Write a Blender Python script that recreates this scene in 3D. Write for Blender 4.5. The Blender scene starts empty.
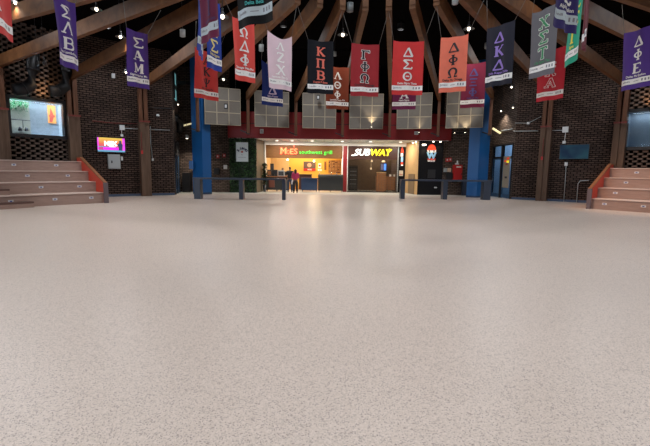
import bpy, bmesh, math, random
from mathutils import Vector, Matrix
random.seed(7)
S = bpy.context.scene
COL = S.collection
PI = math.pi
sin, cos, rad = math.sin, math.cos, math.radians

# ------------------------------------------------------------------ camera
F, PITCH, ROLL, EYE = 414.6, 0.1277, 0.0125, 1.6
_F = Vector((0, cos(PITCH), -sin(PITCH))); _U = Vector((0, sin(PITCH), cos(PITCH))); _R = Vector((1, 0, 0))
RC = _R * cos(ROLL) + _U * sin(ROLL); UC = _U * cos(ROLL) - _R * sin(ROLL)
cd = bpy.data.cameras.new('camera'); cam = bpy.data.objects.new('camera', cd); COL.objects.link(cam)
m = Matrix.Identity(4)
for i in range(3):
    m[i][0] = RC[i]; m[i][1] = UC[i]; m[i][2] = -_F[i]
m.translation = Vector((0, 0, EYE))
cam.matrix_world = m
cd.sensor_width = 36; cd.lens = 36 * F / 650; cd.clip_start = .05; cd.clip_end = 200
S.camera = cam
EYEV = Vector((0, 0, EYE))

def ray(px, py):
    return (_F * F + RC * (px - 325) - UC * (py - 223)).normalized()
def atY(px, py, Y):
    d = ray(px, py); return EYEV + d * (Y / d.y)
def atZ(px, py, Z):
    d = ray(px, py); return EYEV + d * ((Z - EYE) / d.z)
def onplane(px, py, p, n):
    d = ray(px, py); return EYEV + d * ((p - EYEV).dot(n) / d.dot(n))

# ------------------------------------------------------------------ hall geometry
CX, CY, R = 1.054, 8.13, 19.3
def P(a, r=R, z=0.0):
    a = rad(a); return Vector((CX + r * sin(a), CY + r * cos(a), z))
ZU_IN, ZU_OUT, R_IN = 6.01, 5.86, 4.09
A45, A54 = 46.2, 55.3   # posts beside the windows stand a little wider
def KA(k):
    a = (k + 1) * 9.0
    return a if abs(a) < 44 else math.copysign(abs(a) + 1.25, a)
GY = 28.1          # front of the food court

# ------------------------------------------------------------------ materials
def mat(name, col, rough=.6, metal=0, emit=None, es=1, spec=.5, noise=None, bump=None):
    m = bpy.data.materials.new(name); m.use_nodes = True
    nt = m.node_tree; b = nt.nodes['Principled BSDF']
    b.inputs['Base Color'].default_value = (*col, 1); b.inputs['Roughness'].default_value = rough
    b.inputs['Metallic'].default_value = metal; b.inputs['Specular IOR Level'].default_value = spec
    if emit:
        b.inputs['Emission Color'].default_value = (*emit, 1); b.inputs['Emission Strength'].default_value = es
    tc = None
    if noise or bump:
        tc = nt.nodes.new('ShaderNodeTexCoord')
    if noise:
        sc, amt = noise
        n = nt.nodes.new('ShaderNodeTexNoise'); n.inputs['Scale'].default_value = sc; n.inputs['Detail'].default_value = 4
        nt.links.new(tc.outputs['Object'], n.inputs['Vector'])
        mx = nt.nodes.new('ShaderNodeMix'); mx.data_type = 'RGBA'
        mx.inputs[6].default_value = (*[c * (1 - amt) for c in col], 1); mx.inputs[7].default_value = (*[min(1, c * (1 + amt)) for c in col], 1)
        nt.links.new(n.outputs['Fac'], mx.inputs[0]); nt.links.new(mx.outputs[2], b.inputs['Base Color'])
    if bump:
        sc, st = bump
        n = nt.nodes.new('ShaderNodeTexNoise'); n.inputs['Scale'].default_value = sc
        nt.links.new(tc.outputs['Object'], n.inputs['Vector'])
        bp = nt.nodes.new('ShaderNodeBump'); bp.inputs['Strength'].default_value = st
        nt.links.new(n.outputs['Fac'], bp.inputs['Height']); nt.links.new(bp.outputs['Normal'], b.inputs['Normal'])
    return m

def wood(name, a, b_, scale=(1, 1, 14), rough=.5, axis_scale=2.0):
    m = bpy.data.materials.new(name); m.use_nodes = True; nt = m.node_tree; b = nt.nodes['Principled BSDF']
    tc = nt.nodes.new('ShaderNodeTexCoord'); mp = nt.nodes.new('ShaderNodeMapping'); mp.inputs['Scale'].default_value = scale
    n = nt.nodes.new('ShaderNodeTexNoise'); n.inputs['Scale'].default_value = axis_scale; n.inputs['Detail'].default_value = 6; n.inputs['Distortion'].default_value = .6
    r = nt.nodes.new('ShaderNodeValToRGB'); r.color_ramp.elements[0].position = .3; r.color_ramp.elements[1].position = .7
    r.color_ramp.elements[0].color = (*a, 1); r.color_ramp.elements[1].color = (*b_, 1)
    nt.links.new(tc.outputs['Object'], mp.inputs['Vector']); nt.links.new(mp.outputs['Vector'], n.inputs['Vector'])
    nt.links.new(n.outputs['Fac'], r.inputs['Fac']); nt.links.new(r.outputs['Color'], b.inputs['Base Color']); b.inputs['Specular IOR Level'].default_value = .25
    b.inputs['Roughness'].default_value = rough
    return m

def brick(name, c1, c2, mortar, bw=.30, bh=.10, ms=.014):
    """brick courses read from a UV map laid out in metres"""
    m = bpy.data.materials.new(name); m.use_nodes = True; nt = m.node_tree; b = nt.nodes['Principled BSDF']
    uv = nt.nodes.new('ShaderNodeUVMap')
    t = nt.nodes.new('ShaderNodeTexBrick'); t.inputs['Scale'].default_value = 1
    t.inputs['Brick Width'].default_value = bw; t.inputs['Row Height'].default_value = bh
    t.inputs['Mortar Size'].default_value = ms; t.inputs['Mortar Smooth'].default_value = .1; t.inputs['Bias'].default_value = -.1
    t.inputs['Color1'].default_value = (*c1, 1); t.inputs['Color2'].default_value = (*c2, 1); t.inputs['Mortar'].default_value = (*mortar, 1)
    nt.links.new(uv.outputs['UV'], t.inputs['Vector'])
    n = nt.nodes.new('ShaderNodeTexNoise'); n.inputs['Scale'].default_value = 1.3; n.inputs['Detail'].default_value = 5
    nt.links.new(uv.outputs['UV'], n.inputs['Vector'])
    mx = nt.nodes.new('ShaderNodeMix'); mx.data_type = 'RGBA'; mx.blend_type = 'MULTIPLY'; mx.inputs[0].default_value = .5
    nt.links.new(t.outputs['Color'], mx.inputs[6]); nt.links.new(n.outputs['Color'], mx.inputs[7])
    nt.links.new(t.outputs['Color'], mx.inputs[6])
    nt.links.new(n.outputs['Fac'], mx.inputs[7]); nt.links.new(mx.outputs[2], b.inputs['Base Color'])
    bp = nt.nodes.new('ShaderNodeBump'); bp.inputs['Strength'].default_value = .9; bp.inputs['Distance'].default_value = .03; bp.invert = True
    nt.links.new(t.outputs['Fac'], bp.inputs['Height']); nt.links.new(bp.outputs['Normal'], b.inputs['Normal'])
    b.inputs['Roughness'].default_value = .85; b.inputs['Specular IOR Level'].default_value = .15
    return m

def floor_mat():
    m = bpy.data.materials.new('terrazzo'); m.use_nodes = True; nt = m.node_tree; b = nt.nodes['Principled BSDF']
    L = nt.links.new
    tc = nt.nodes.new('ShaderNodeTexCoord')
    base = (.56, .465, .405)
    # fine grains
    v = nt.nodes.new('ShaderNodeTexVoronoi'); v.inputs['Scale'].default_value = 120
    L(tc.outputs['Object'], v.inputs['Vector'])
    r = nt.nodes.new('ShaderNodeValToRGB'); r.color_ramp.interpolation = 'CONSTANT'
    e = r.color_ramp.elements
    e[0].position = 0; e[0].color = (.33, .27, .245, 1)
    e[1].position = .10; e[1].color = (*base, 1)
    for p_, c in ((.35, (.59, .495, .435)), (.6, (.52, .43, .37)), (.78, (.63, .53, .47)), (.93, (.42, .355, .31))):
        q = e.new(p_); q.color = (*c, 1)
    sp = nt.nodes.new('ShaderNodeSeparateColor'); L(v.outputs['Color'], sp.inputs[0]); L(sp.outputs[0], r.inputs['Fac'])
    # larger dark chips
    v2 = nt.nodes.new('ShaderNodeTexVoronoi'); v2.inputs['Scale'].default_value = 62
    L(tc.outputs['Object'], v2.inputs['Vector'])
    sp2 = nt.nodes.new('ShaderNodeSeparateColor'); L(v2.outputs['Color'], sp2.inputs[0])
    a = nt.nodes.new('ShaderNodeMath'); a.operation = 'LESS_THAN'; a.inputs[1].default_value = .20; L(sp2.outputs[1], a.inputs[0])
    d = nt.nodes.new('ShaderNodeMath'); d.operation = 'LESS_THAN'; d.inputs[1].default_value = .23; L(v2.outputs['Distance'], d.inputs[0])
    an = nt.nodes.new('ShaderNodeMath'); an.operation = 'MULTIPLY'; L(a.outputs[0], an.inputs[0]); L(d.outputs[0], an.inputs[1])
    mx = nt.nodes.new('ShaderNodeMix'); mx.data_type = 'RGBA'; mx.inputs[7].default_value = (.14, .11, .095, 1)
    L(an.outputs[0], mx.inputs[0]); L(r.outputs['Color'], mx.inputs[6])
    # faint large scale wear
    n = nt.nodes.new('ShaderNodeTexNoise'); n.inputs['Scale'].default_value = .6; n.inputs['Detail'].default_value = 3
    L(tc.outputs['Object'], n.inputs['Vector'])
    mr = nt.nodes.new('ShaderNodeMapRange'); mr.inputs[3].default_value = .95; mr.inputs[4].default_value = 1.05; L(n.outputs['Fac'], mr.inputs[0])
    mm = nt.nodes.new('ShaderNodeVectorMath'); mm.operation = 'SCALE'; L(mx.outputs[2], mm.inputs[0]); L(mr.outputs[0], mm.inputs['Scale'])
    L(mm.outputs[0], b.inputs['Base Color'])
    b.inputs['Roughness'].default_value = .36; b.inputs['Specular IOR Level'].default_value = .5
    return m

M = {}
M['floor'] = floor_mat()
M['tile'] = mat('gallery_tile', (.58, .56, .50), .3, noise=(3, .08))
M['brick'] = brick('dark_brick', (.132, .086, .068), (.062, .042, .035), (.005, .004, .004), .31, .11, .022)
M['brick2'] = brick('gallery_brick', (.20, .145, .12), (.10, .073, .06), (.02, .016, .014), .30, .105, .016)
M['lattice'] = mat('screen_brick', (.115, .078, .062), .8, noise=(5, .35))
M['beam'] = wood('glulam', (.078, .030, .012), (.155, .066, .025), (1, 1, 1), .5, 3)
M['post'] = wood('post_wood', (.085, .036, .020), (.14, .062, .034), (6, 6, .6), .55, 2)
M['post_low'] = wood('post_sleeve', (.085, .050, .033), (.13, .082, .056), (6, 6, .6), .6, 2)
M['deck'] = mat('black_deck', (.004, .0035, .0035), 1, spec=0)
M['black'] = mat('black_steel', (.012, .012, .014), .45)
M['darkgrey'] = mat('dark_grey', (.035, .037, .042), .4)
M['step_edge'] = mat('step_edge', (.60, .47, .41), .5)
M['step'] = wood('step_laminate', (.30, .205, .172), (.37, .255, .215), (1, 1, 6), .55, 3)
M['stepd'] = mat('step_nosing', (.10, .05, .04), .5)  # aisle nosing band, its dark colour paints the shade line at the step nose
M['redp'] = mat('red_panel', (.50, .045, .022), .5)
M['cap'] = wood('brown_cap', (.18, .07, .03), (.28, .12, .055), (1, 1, 4), .45, 4)
M['greyp'] = mat('grey_purple', (.12, .09, .10), .5)
M['blue'] = mat('blue_column', (.006, .085, .27), .4, noise=(1.5, .12))
M['red'] = mat('red_header', (.25, .012, .014), .45)
M['panelf'] = mat('panel_fabric', (.19, .17, .145), .8, noise=(8, .1))
M['panelg'] = mat('panel_grid', (.44, .38, .28), .5)
M['white'] = mat('white_paint', (.85, .82, .76), .5)
M['whiteg'] = mat('white_box', (.62, .64, .66), .4)
M['grey'] = mat('grey_box', (.36, .40, .42), .45)
M['chrome'] = mat('brushed_metal', (.6, .6, .62), .25, 1)
M['table'] = mat('slate_laminate', (.030, .042, .070), .35, noise=(2, .1))
M['leaf'] = mat('leaf_green', (.008, .028, .008), .5, noise=(30, .7))
M['leafd'] = mat('leaf_backing', (.006, .014, .006), .9)
M['cream'] = mat('cream_wall', (.36, .31, .24), .6)
M['returnw'] = wood('return_slats', (.09, .070, .045), (.14, .11, .075), (9, 9, .4), .6, 2)
M['fascia'] = wood('fascia_wood', (.17, .075, .025), (.22, .10, .036), (1, 1, 5), .5, 3)
M['fascia2'] = mat('brown_fascia', (.055, .018, .012), .45)
M['yellow'] = mat('yellow_wall', (.78, .42, .06), .6)
M['palewood'] = wood('pale_wood', (.60, .40, .18), (.68, .48, .24), (9, 9, .5), .5, 2)
M['oak'] = wood('oak_panel', (.50, .30, .13), (.60, .39, .19), (9, 9, .5), .5, 2)
M['oakd'] = mat('shadow_oak', (.20, .13, .07), .6)  # own brown-grey of the low panel by the oak wall
M['mocha'] = mat('mocha_wall', (.12, .075, .045), .6, noise=(4, .3))
M['brownc'] = wood('counter_wood', (.22, .09, .035), (.30, .13, .055), (1, 1, 8), .5, 3)
M['bluec'] = mat('blue_counter', (.018, .042, .10), .45)
M['charc'] = mat('charcoal_counter', (.02, .021, .021), .5)
M['wichblack'] = mat('black_wall', (.005, .005, .007), .45, spec=.2)
M['duct'] = mat('duct_dark', (.018, .018, .02), .45, .6)
M['pipered'] = mat('red_pipe', (.16, .02, .015), .5)
M['redcab'] = mat('red_cabinet', (.45, .02, .02), .4)
M['glass'] = mat('pane_glass', (.8, .9, .95), .05)
M['glass'].node_tree.nodes['Principled BSDF'].inputs['Transmission Weight'].default_value = 1
M['glass'].node_tree.nodes['Principled BSDF'].inputs['IOR'].default_value = 1.1
M['bulb'] = mat('lamp_glow', (1, .9, .75), .4, emit=(1, .86, .66), es=7)
M['bulbw'] = mat('lamp_glow_white', (1, 1, 1), .4, emit=(1, .95, .88), es=5)
M['neon_r'] = mat('neon_red', (.9, .1, .04), .4, emit=(1, .13, .05), es=1.5)
M['neon_y'] = mat('neon_yellow', (1, .4, .1), .4, emit=(1, .36, .15), es=1.5)
M['neon_g'] = mat('neon_green', (.1, .9, .1), .4, emit=(.04, .75, .05), es=1.0)
M['neon_w'] = mat('sign_white', (.9, .9, .9), .4, emit=(1, 1, 1), es=.8)
M['neon_yy'] = mat('sign_yellow', (1, .9, .05), .4, emit=(1, .80, .0), es=.85)
M['string'] = mat('cord_grey', (.16, .15, .14), .7)
def flat(name, c, rough=.6, **k):
    if name not in M: M[name] = mat(name, c, rough, **k)
    return M[name]
def cloth_mat(name, c):
    if name not in M:
        M[name] = mat(name, c, .85, noise=(4, .13), spec=.15)
        M[name].node_tree.nodes['Principled BSDF'].inputs['Sheen Weight'].default_value = .1
    return M[name]

# ------------------------------------------------------------------ mesh builder
class MB:
    def __init__(s): s.v = []; s.f = []; s.mi = []; s.uv = {}; s.smooth = []
    def add(s, vs, fs, mi=0, smooth=False, uvs=None):
        o = len(s.v); s.v += [Vector(v) for v in vs]
        for j, f in enumerate(fs):
            if uvs: s.uv[len(s.f)] = uvs[j]
            s.f.append([i + o for i in f]); s.mi.append(mi); s.smooth.append(smooth)
    def box(s, a, b, mi=0):
        x0, y0, z0 = a; x1, y1, z1 = b
        s.add([(x0,y0,z0),(x1,y0,z0),(x1,y1,z0),(x0,y1,z0),(x0,y0,z1),(x1,y0,z1),(x1,y1,z1),(x0,y1,z1)],
              [(0,3,2,1),(4,5,6,7),(0,1,5,4),(1,2,6,5),(2,3,7,6),(3,0,4,7)], mi)
    def obox(s, c, ax, ay, az, mi=0):
        """box by centre and three half-axis vectors"""
        c = Vector(c); ax = Vector(ax); ay = Vector(ay); az = Vector(az)
        vs = [c - ax - ay - az, c + ax - ay - az, c + ax + ay - az, c - ax + ay - az, c - ax - ay + az, c + ax - ay + az, c + ax + ay + az, c - ax + ay + az]
        s.add(vs, [(0,3,2,1),(4,5,6,7),(0,1,5,4),(1,2,6,5),(2,3,7,6),(3,0,4,7)], mi)
    def bar(s, p, q, w, h=None, mi=0, up=(0, 0, 1)):
        """rectangular bar from p to q"""
        p = Vector(p); q = Vector(q); h = h or w; d = (q - p); L = d.length; d.normalize(); up = Vector(up)
        if abs(d.dot(up)) > .98: up = Vector((0, 1, 0))
        sx = d.cross(up).normalized(); u = sx.cross(d)
        s.obox((p + q) / 2, sx * w / 2, d * L / 2, u * h / 2, mi)
    def tube(s, pts, r, n=8, mi=0, cap=True):
        pts = [Vector(p) for p in pts]; rs = r if isinstance(r, (list, tuple)) else [r] * len(pts)
        o = len(s.v); vs = []; fs = []
        for i, p in enumerate(pts):
            d = (pts[min(i + 1, len(pts) - 1)] - pts[max(i - 1, 0)]).normalized()
            up = Vector((0, 0, 1)) if abs(d.z) < .95 else Vector((0, 1, 0))
            a = d.cross(up).normalized(); b = a.cross(d)
            for j in range(n):
                t = 2 * PI * j / n; vs.append(p + (a * cos(t) + b * sin(t)) * rs[i])
        for i in range(len(pts) - 1):
            for j in range(n):
                k = (j + 1) % n; fs.append((i*n + j, i*n + k, (i+1)*n + k, (i+1)*n + j))
        if cap: fs.append(tuple(range(n))[::-1]); fs.append(tuple(range((len(pts)-1)*n, len(pts)*n)))
        s.add(vs, fs, mi, True)
    def prism(s, poly, y0, y1, T=None, mi=0):
        """extrude a polygon given in (x,z) along y; T maps local to world"""
        n = len(poly); vs = [Vector((x, y0, z)) for x, z in poly] + [Vector((x, y1, z)) for x, z in poly]
        if T: vs = [T @ v for v in vs]
        fs = [tuple(range(n)), tuple(range(n, 2*n))[::-1]] + [(i, i + n, (i+1) % n + n, (i+1) % n) for i in range(n)]
        s.add(vs, fs, mi)
    def build(s, name, mats, parent=None, origin=None):
        if not isinstance(mats, (list, tuple)): mats = [mats]
        me = bpy.data.meshes.new(name)
        if parent is not None and origin is None: origin = parent.location if parent.type == 'EMPTY' or parent.parent is None else Vector()
        if origin is None:
            if s.v:
                mn = Vector((min(v.x for v in s.v), min(v.y for v in s.v), min(v.z for v in s.v))); mxx = Vector((max(v.x for v in s.v), max(v.y for v in s.v), 0))
                origin = Vector(((mn.x + mxx.x) / 2, (mn.y + mxx.y) / 2, mn.z))
            else: origin = Vector()
        org = Vector(origin)
        me.from_pydata([tuple(v - org) for v in s.v], [], s.f)
        for p, mi, sm in zip(me.polygons, s.mi, s.smooth): p.material_index = mi; p.use_smooth = sm
        for mm in mats: me.materials.append(M[mm] if isinstance(mm, str) else mm)
        if s.uv:
            l = me.uv_layers.new(name='UVMap')
            for fi, uvs in s.uv.items():
                for li, uvv in zip(me.polygons[fi].loop_indices, uvs): l.data[li].uv = uvv
        me.update()
        o = bpy.data.objects.new(name, me); COL.objects.link(o)
        if parent is None: o.location = org
        else: o.parent = parent
        return o
WORLD_ORG = {}
def base_of(o):
    return o['_org'] if '_org' in o else o.location
def thing(name, label, cat, loc, group=None):
    o = bpy.data.objects.new(name, None); COL.objects.link(o); o.location = Vector(loc); o.empty_display_size = .2
    o['label'] = label; o['category'] = cat
    if group: o['group'] = group
    return o
def tag(o, label, cat, group=None):
    o['label'] = label; o['category'] = cat
    if group: o['group'] = group
    return o
def struct(o): o['kind'] = 'structure'; return o
def part(mb, name, mats, root, via=None):
    """child of root (or of via, a part of root); vertices are given in world space"""
    o = mb.build(name, mats, parent=via or root, origin=root.location)
    return o
def one(name, mats, fn):
    mb = MB(); fn(mb); return mb.build(name, mats)

def text_mesh(txt, size, extrude=0.0, shear=0.0, align='CENTER', bold=0.0, space=1.0):
    c = bpy.data.curves.new('t', 'FONT'); c.body = txt; c.size = size; c.align_x = align; c.align_y = 'CENTER'
    c.extrude = extrude; c.shear = shear; c.offset = bold; c.resolution_u = 3; c.space_character = space
    o = bpy.data.objects.new('t', c); COL.objects.link(o)
    dg = bpy.context.evaluated_depsgraph_get(); me = bpy.data.meshes.new_from_object(o.evaluated_get(dg))
    vs = [v.co.copy() for v in me.vertices]; fs = [tuple(p.vertices) for p in me.polygons]
    bpy.data.objects.remove(o); bpy.data.curves.remove(c); bpy.data.meshes.remove(me)
    return vs, fs

class Frame:
    """a vertical face: origin o, right u, up z, outward normal n (towards the hall)"""
    def __init__(s, o, u, n): s.o = Vector(o); s.u = Vector(u).normalized(); s.n = Vector(n).normalized()
    def p(s, a, z, d=0): return s.o + s.u * a + Vector((0, 0, z)) + s.n * d
    def hit(s, px, py, off=0):
        q = onplane(px, py, s.o + s.n * off, s.n); r = q - s.o; return r.dot(s.u), r.z
    def box(s, mb, a0, a1, z0, z1, d0, d1, mi=0):
        c = s.p((a0 + a1) / 2, (z0 + z1) / 2, (d0 + d1) / 2)
        mb.obox(c, s.u * (a1 - a0) / 2, s.n * (d1 - d0) / 2, Vector((0, 0, (z1 - z0) / 2)), mi)
    def text(s, mb, txt, a, z, size, d, th=.01, mi=0, **k):
        vs, fs = text_mesh(txt, size, th, **k)
        mb.add([s.p(a + v.x, z + v.y, d + v.z) for v in vs], fs, mi)
    def poly(s, mb, pts, d0, d1, mi=0):
        n = len(pts); vs = [s.p(a, z, d1) for a, z in pts] + [s.p(a, z, d0) for a, z in pts]
        mb.add(vs, [tuple(range(n)), tuple(range(n, 2*n))[::-1]] + [(i, i + n, (i+1) % n + n, (i+1) % n) for i in range(n)], mi)
    def disc(s, mb, a, z, r, d0, d1, mi=0, n=14):
        s.poly(mb, [(a + r * cos(2*PI*i/n), z + r * sin(2*PI*i/n)) for i in range(n)], d0, d1, mi)
def front(Y): return Frame((0, Y, 0), (1, 0, 0), (0, -1, 0))
def facet(a0, a1):
    p, q = P(a0), P(a1)
    if p.x > q.x: p, q = q, p
    u = (q - p).normalized(); n = Vector((u.y, -u.x, 0))
    if n.dot(Vector((CX, CY, 0)) - p) < 0: n = -n
    f = Frame(p, u, n); f.len = (q - p).length; return f

def wall_quad(mb, p, q, z0, z1, th=.25, mi=0, u0=0):
    """a thick wall piece from p to q (hall side), thickness away from the hall centre, UVs in metres"""
    p = Vector((p.x, p.y, 0)); q = Vector((q.x, q.y, 0)); d = (q - p); L = d.length; d.normalize()
    n = Vector((d.y, -d.x, 0))
    if n.dot(Vector((CX, 14, 0)) - p) > 0: n = -n
    a, b, c, e = p, q, q + n * th, p + n * th
    Z0 = Vector((0, 0, z0)); Z1 = Vector((0, 0, z1))
    vs = [a + Z0, b + Z0, c + Z0, e + Z0, a + Z1, b + Z1, c + Z1, e + Z1]
    def U(l): return [(u0, z0), (u0 + l, z0), (u0 + l, z1), (u0, z1)]
    mb.add(vs, [(0, 1, 5, 4), (1, 2, 6, 5), (2, 3, 7, 6), (3, 0, 4, 7), (4, 5, 6, 7), (0, 3, 2, 1)], mi,
           uvs=[U(L), U(th), U(L), U(th), [(0, 0)] * 4, [(0, 0)] * 4])

# ================================================================== SETTING
WTOP = 8.2
# floor: a disc out to the ring wall
mb = MB(); n = 120; rr = 19.75
mb.add([(CX, CY, 0)] + [(CX + rr * sin(2*PI*i/n), CY + rr * cos(2*PI*i/n), 0) for i in range(n)], [(0, (i+1) % n + 1, i + 1) for i in range(n)])
mb.add([(CX, CY, -.2)] + [(CX + rr * sin(2*PI*i/n), CY + rr * cos(2*PI*i/n), -.2) for i in range(n)], [(0, i + 1, (i+1) % n + 1) for i in range(n)])
o = mb.build('floor', 'floor', origin=(0, 0, 0)); struct(o)
# gallery floor beyond the ring
mb = MB(); mb.box((-14, 24.0, -.2), (16, 37, -.012)); mb.box((-6.8, 27.55, -.012), (8.8, 27.68, .004), 1)
struct(mb.build('floor_food_court', ['tile', 'white'], origin=(0, 0, 0)))

# ring walls (left and right end at 31.2 degrees where the food court opens)
def ringwall(name, angs, z0=0, z1=WTOP, r=R, th=.3, m_='brick'):
    mb = MB(); u = 0
    for a, b in zip(angs[:-1], angs[1:]):
        p, q = P(a, r), P(b, r); wall_quad(mb, p, q, z0, z1, th, 0, u); u += (q - p).length
    return struct(mb.build(name, m_, origin=(0, 0, 0)))
for sg, nm in ((-1, 'left'), (1, 'right')):
    ringwall('wall_' + nm, [sg * a for a in (31.2, 36, A45)])
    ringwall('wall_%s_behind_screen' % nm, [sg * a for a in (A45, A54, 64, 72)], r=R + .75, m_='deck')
ringwall('wall_rear', [72, 81, 90, 99, 108, 117, 126, 135, 144, 153, 162, 171, 180, 189, 198, 207, 216, 225, 234, 243, 252, 261, 270, 279, 288])

# brick lattice screens with real holes (one per bay)
def screen(a0, a1, name, hole=None):
    f = facet(a0, a1); mb = MB(); L = f.len; pitch = .39; z = 0.0; row = 0
    while z < WTOP - .1:
        off = 0 if row % 2 else pitch / 2; x = -off
        while x < L:
            x0, x1 = max(0, x), min(L, x + .215)
            if x1 - x0 > .03:
                zz = z + .045
                if not (hole and hole[0] - .05 < (x0 + x1) / 2 < hole[1] + .05 and hole[2] - .05 < zz < hole[3] + .05):
                    dj = random.uniform(-.012, .012)
                    f.box(mb, x0, x1, z + .004, z + .092, -.16 + dj, dj)
            x += pitch
        z += .12; row += 1
    return f, struct(mb.build(name, 'lattice', origin=(0, 0, 0)))

FL = facet(-A54, -A45); FRt = facet(A45, A54)
def quadhole(f, pts, off=0):
    h = [f.hit(x, y, off) for x, y in pts]
    return min(a for a, z in h), max(a for a, z in h), min(z for a, z in h), max(z for a, z in h)
a0, z0 = FL.hit(12, 136); a1, z1 = FL.hit(62, 104)
HL = (max(.44, a0), a1, 3.10, 4.68)
b0, y0_ = FRt.hit(624, 148); 
HR = (b0, FRt.len - .15, 2.92, 4.62)
_, sl = screen(-A54, -A45, 'wall_left_screen', HL)
_, sr = screen(A45, A54, 'wall_right_screen', HR)
screen(-64, -A54, 'wall_left_screen_far'); screen(A54, 64, 'wall_right_screen_far')

# windows set in the screens: frame, pane and the small room seen behind
def window(f, H, name):
    a0, a1, z0, z1 = H
    mb = MB(); w = .15
    f.box(mb, a0 - w, a1 + w, z0 - w, z0, -.2, .09); f.box(mb, a0 - w, a1 + w, z1, z1 + w, -.2, .09)
    f.box(mb, a0 - w, a0, z0, z1, -.2, .09); f.box(mb, a1, a1 + w, z0, z1, -.2, .09)
    fr = struct(mb.build(name, 'black', origin=(0, 0, 0)))
    g = MB(); f.box(g, a0, a1, z0, z1, -.03, -.02); p = g.build('pane', 'glass', parent=fr, origin=(0, 0, 0)); 
    return fr
window(FL, HL, 'window_1'); window(FRt, HR, 'window_2')
# lit rooms behind the windows
def backroom(f, H, cols, split, name):
    a0, a1, z0, z1 = H; s = a0 + (a1 - a0) * split
    mb = MB()
    if split > 0: f.box(mb, a0 - .08, s, z0 - .08, z1 + .08, -.68, -.60, 0)
    f.box(mb, s, a1 + .08, z0 - .08, z1 + .08, -.70, -.60, 1)
    f.box(mb, a0 - .1, a1 + .1, z0 - .1, z0, -.7, -.2, 1); f.box(mb, a0 - .1, a1 + .1, z1, z1 + .1, -.7, -.2, 1)
    f.box(mb, a0 - .1, a0, z0, z1, -.7, -.2, 1); f.box(mb, a1, a1 + .1, z0, z1, -.7, -.2, 1)
    return struct(mb.build(name, cols, origin=(0, 0, 0)))
M['niche_w'] = mat('niche_beige', (.50, .49, .42), .7, noise=(5, .15))
M['niche_b'] = mat('niche_blue_block', (.40, .47, .55), .7, noise=(7, .25))
M['niche_r'] = mat('niche_grey', (.26, .33, .42), .7, noise=(1.2, .3))
backroom(FL, HL, ['niche_w', 'niche_b'], .43, 'wall_niche_left')
backroom(FRt, HR, ['niche_r', 'niche_r'], 0, 'wall_niche_right')
def area(name, loc, size, power, col=(1, 1, 1), target=None, shape='SQUARE', sy=None, spread=None):
    l = bpy.data.lights.new(name, 'AREA'); l.energy = power; l.color = col; l.shape = shape; l.size = size
    if sy: l.size_y = sy
    if spread: l.spread = spread
    o = bpy.data.objects.new(name, l); COL.objects.link(o); o.location = loc
    t = Vector(target) if target is not None else Vector(loc) - Vector((0, 0, 1))
    o.rotation_euler = (t - Vector(loc)).to_track_quat('-Z', 'Y').to_euler(); return o
def spot(name, loc, target, power, col=(1, .85, .65), ang=60, blend=.6, size=.05):
    l = bpy.data.lights.new(name, 'SPOT'); l.energy = power; l.color = col; l.spot_size = rad(ang); l.spot_blend = blend; l.shadow_soft_size = size
    o = bpy.data.objects.new(name, l); COL.objects.link(o); o.location = loc
    o.rotation_euler = (Vector(target) - Vector(loc)).to_track_quat('-Z', 'Y').to_euler(); return o
def point(name, loc, power, col=(1, .85, .65), size=.08):
    l = bpy.data.lights.new(name, 'POINT'); l.energy = power; l.color = col; l.shadow_soft_size = size
    o = bpy.data.objects.new(name, l); COL.objects.link(o); o.location = loc; return o
for f, H, pw in ((FL, HL, 110), (FRt, HR, 9)):
    c = f.p((H[0] + H[1]) / 2, H[3] - .03, -.36)
    area('niche_strip_light', c, (H[1] - H[0]) * .9, pw, (.88, .95, 1), f.p((H[0] + H[1]) / 2, H[2], -.5), 'RECTANGLE', .1)
# plants, lamp and poster inside the left window
t = thing('hanging_plant', 'green trailing plant hanging at the top of the lit window', 'plant', FL.p(HL[0] + .3, HL[3], -.5))
mb = MB()
for i in range(150):
    a = HL[0] + .05 + random.random() * (HL[1] - HL[0]) * .38; l = random.uniform(.1, .75) * (1 if int(a * 6) % 2 else .6)
    z = HL[3] - .03 - l * random.random() ** .5; c = FL.p(a, z, -.5 + random.uniform(-.06, .06)); s_ = .045
    d = Vector((random.uniform(-1, 1), random.uniform(-1, 1), random.uniform(-1, .2))).normalized() * s_; e_ = d.cross(Vector((0.3, .5, 1))).normalized() * s_ * .6
    mb.add([c - d, c + e_, c + d, c - e_], [(0, 1, 2, 3)])
M['vine'] = mat('vine_green', (.03, .28, .12), .6)
part(mb, 'foliage', 'vine', t)
mb = MB()
for k in range(4):
    a = HL[0] + .12 + k * .22; mb.tube([FL.p(a, HL[3], -.52), FL.p(a + .03, HL[3] - .5, -.5)], .008, 5)
part(mb, 'stem', 'vine', t)
t = thing('wall_lamp', 'small black double lamp hanging from a pipe inside the lit window', 'lamp', FL.p(HL[0] + .55, 3.2, -.5))
mb = MB(); mb.tube([FL.p(HL[0], 3.78, -.5), FL.p(HL[0] + (HL[1] - HL[0]) * .42, 3.78, -.5)], .02); mb.tube([FL.p(HL[0] + .6, 3.78, -.5), FL.p(HL[0] + .6, 3.42, -.5)], .015)
part(mb, 'pipe', 'darkgrey', t)
for s_ in (-.12, .12):
    mb = MB(); mb.tube([FL.p(HL[0] + .6 + s_, 3.45, -.5), FL.p(HL[0] + .6 + s_ * 1.1, 3.27, -.5)], [.05, .09]); part(mb, 'lamp_head', 'darkgrey', t)
mb = MB(); FL.box(mb, HL[1] - .47, HL[1] - .12, 3.75, 4.62, -.60, -.57, 0); FL.box(mb, HL[1] - .42, HL[1] - .17, 4.05, 4.15, -.57, -.565, 1)
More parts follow.
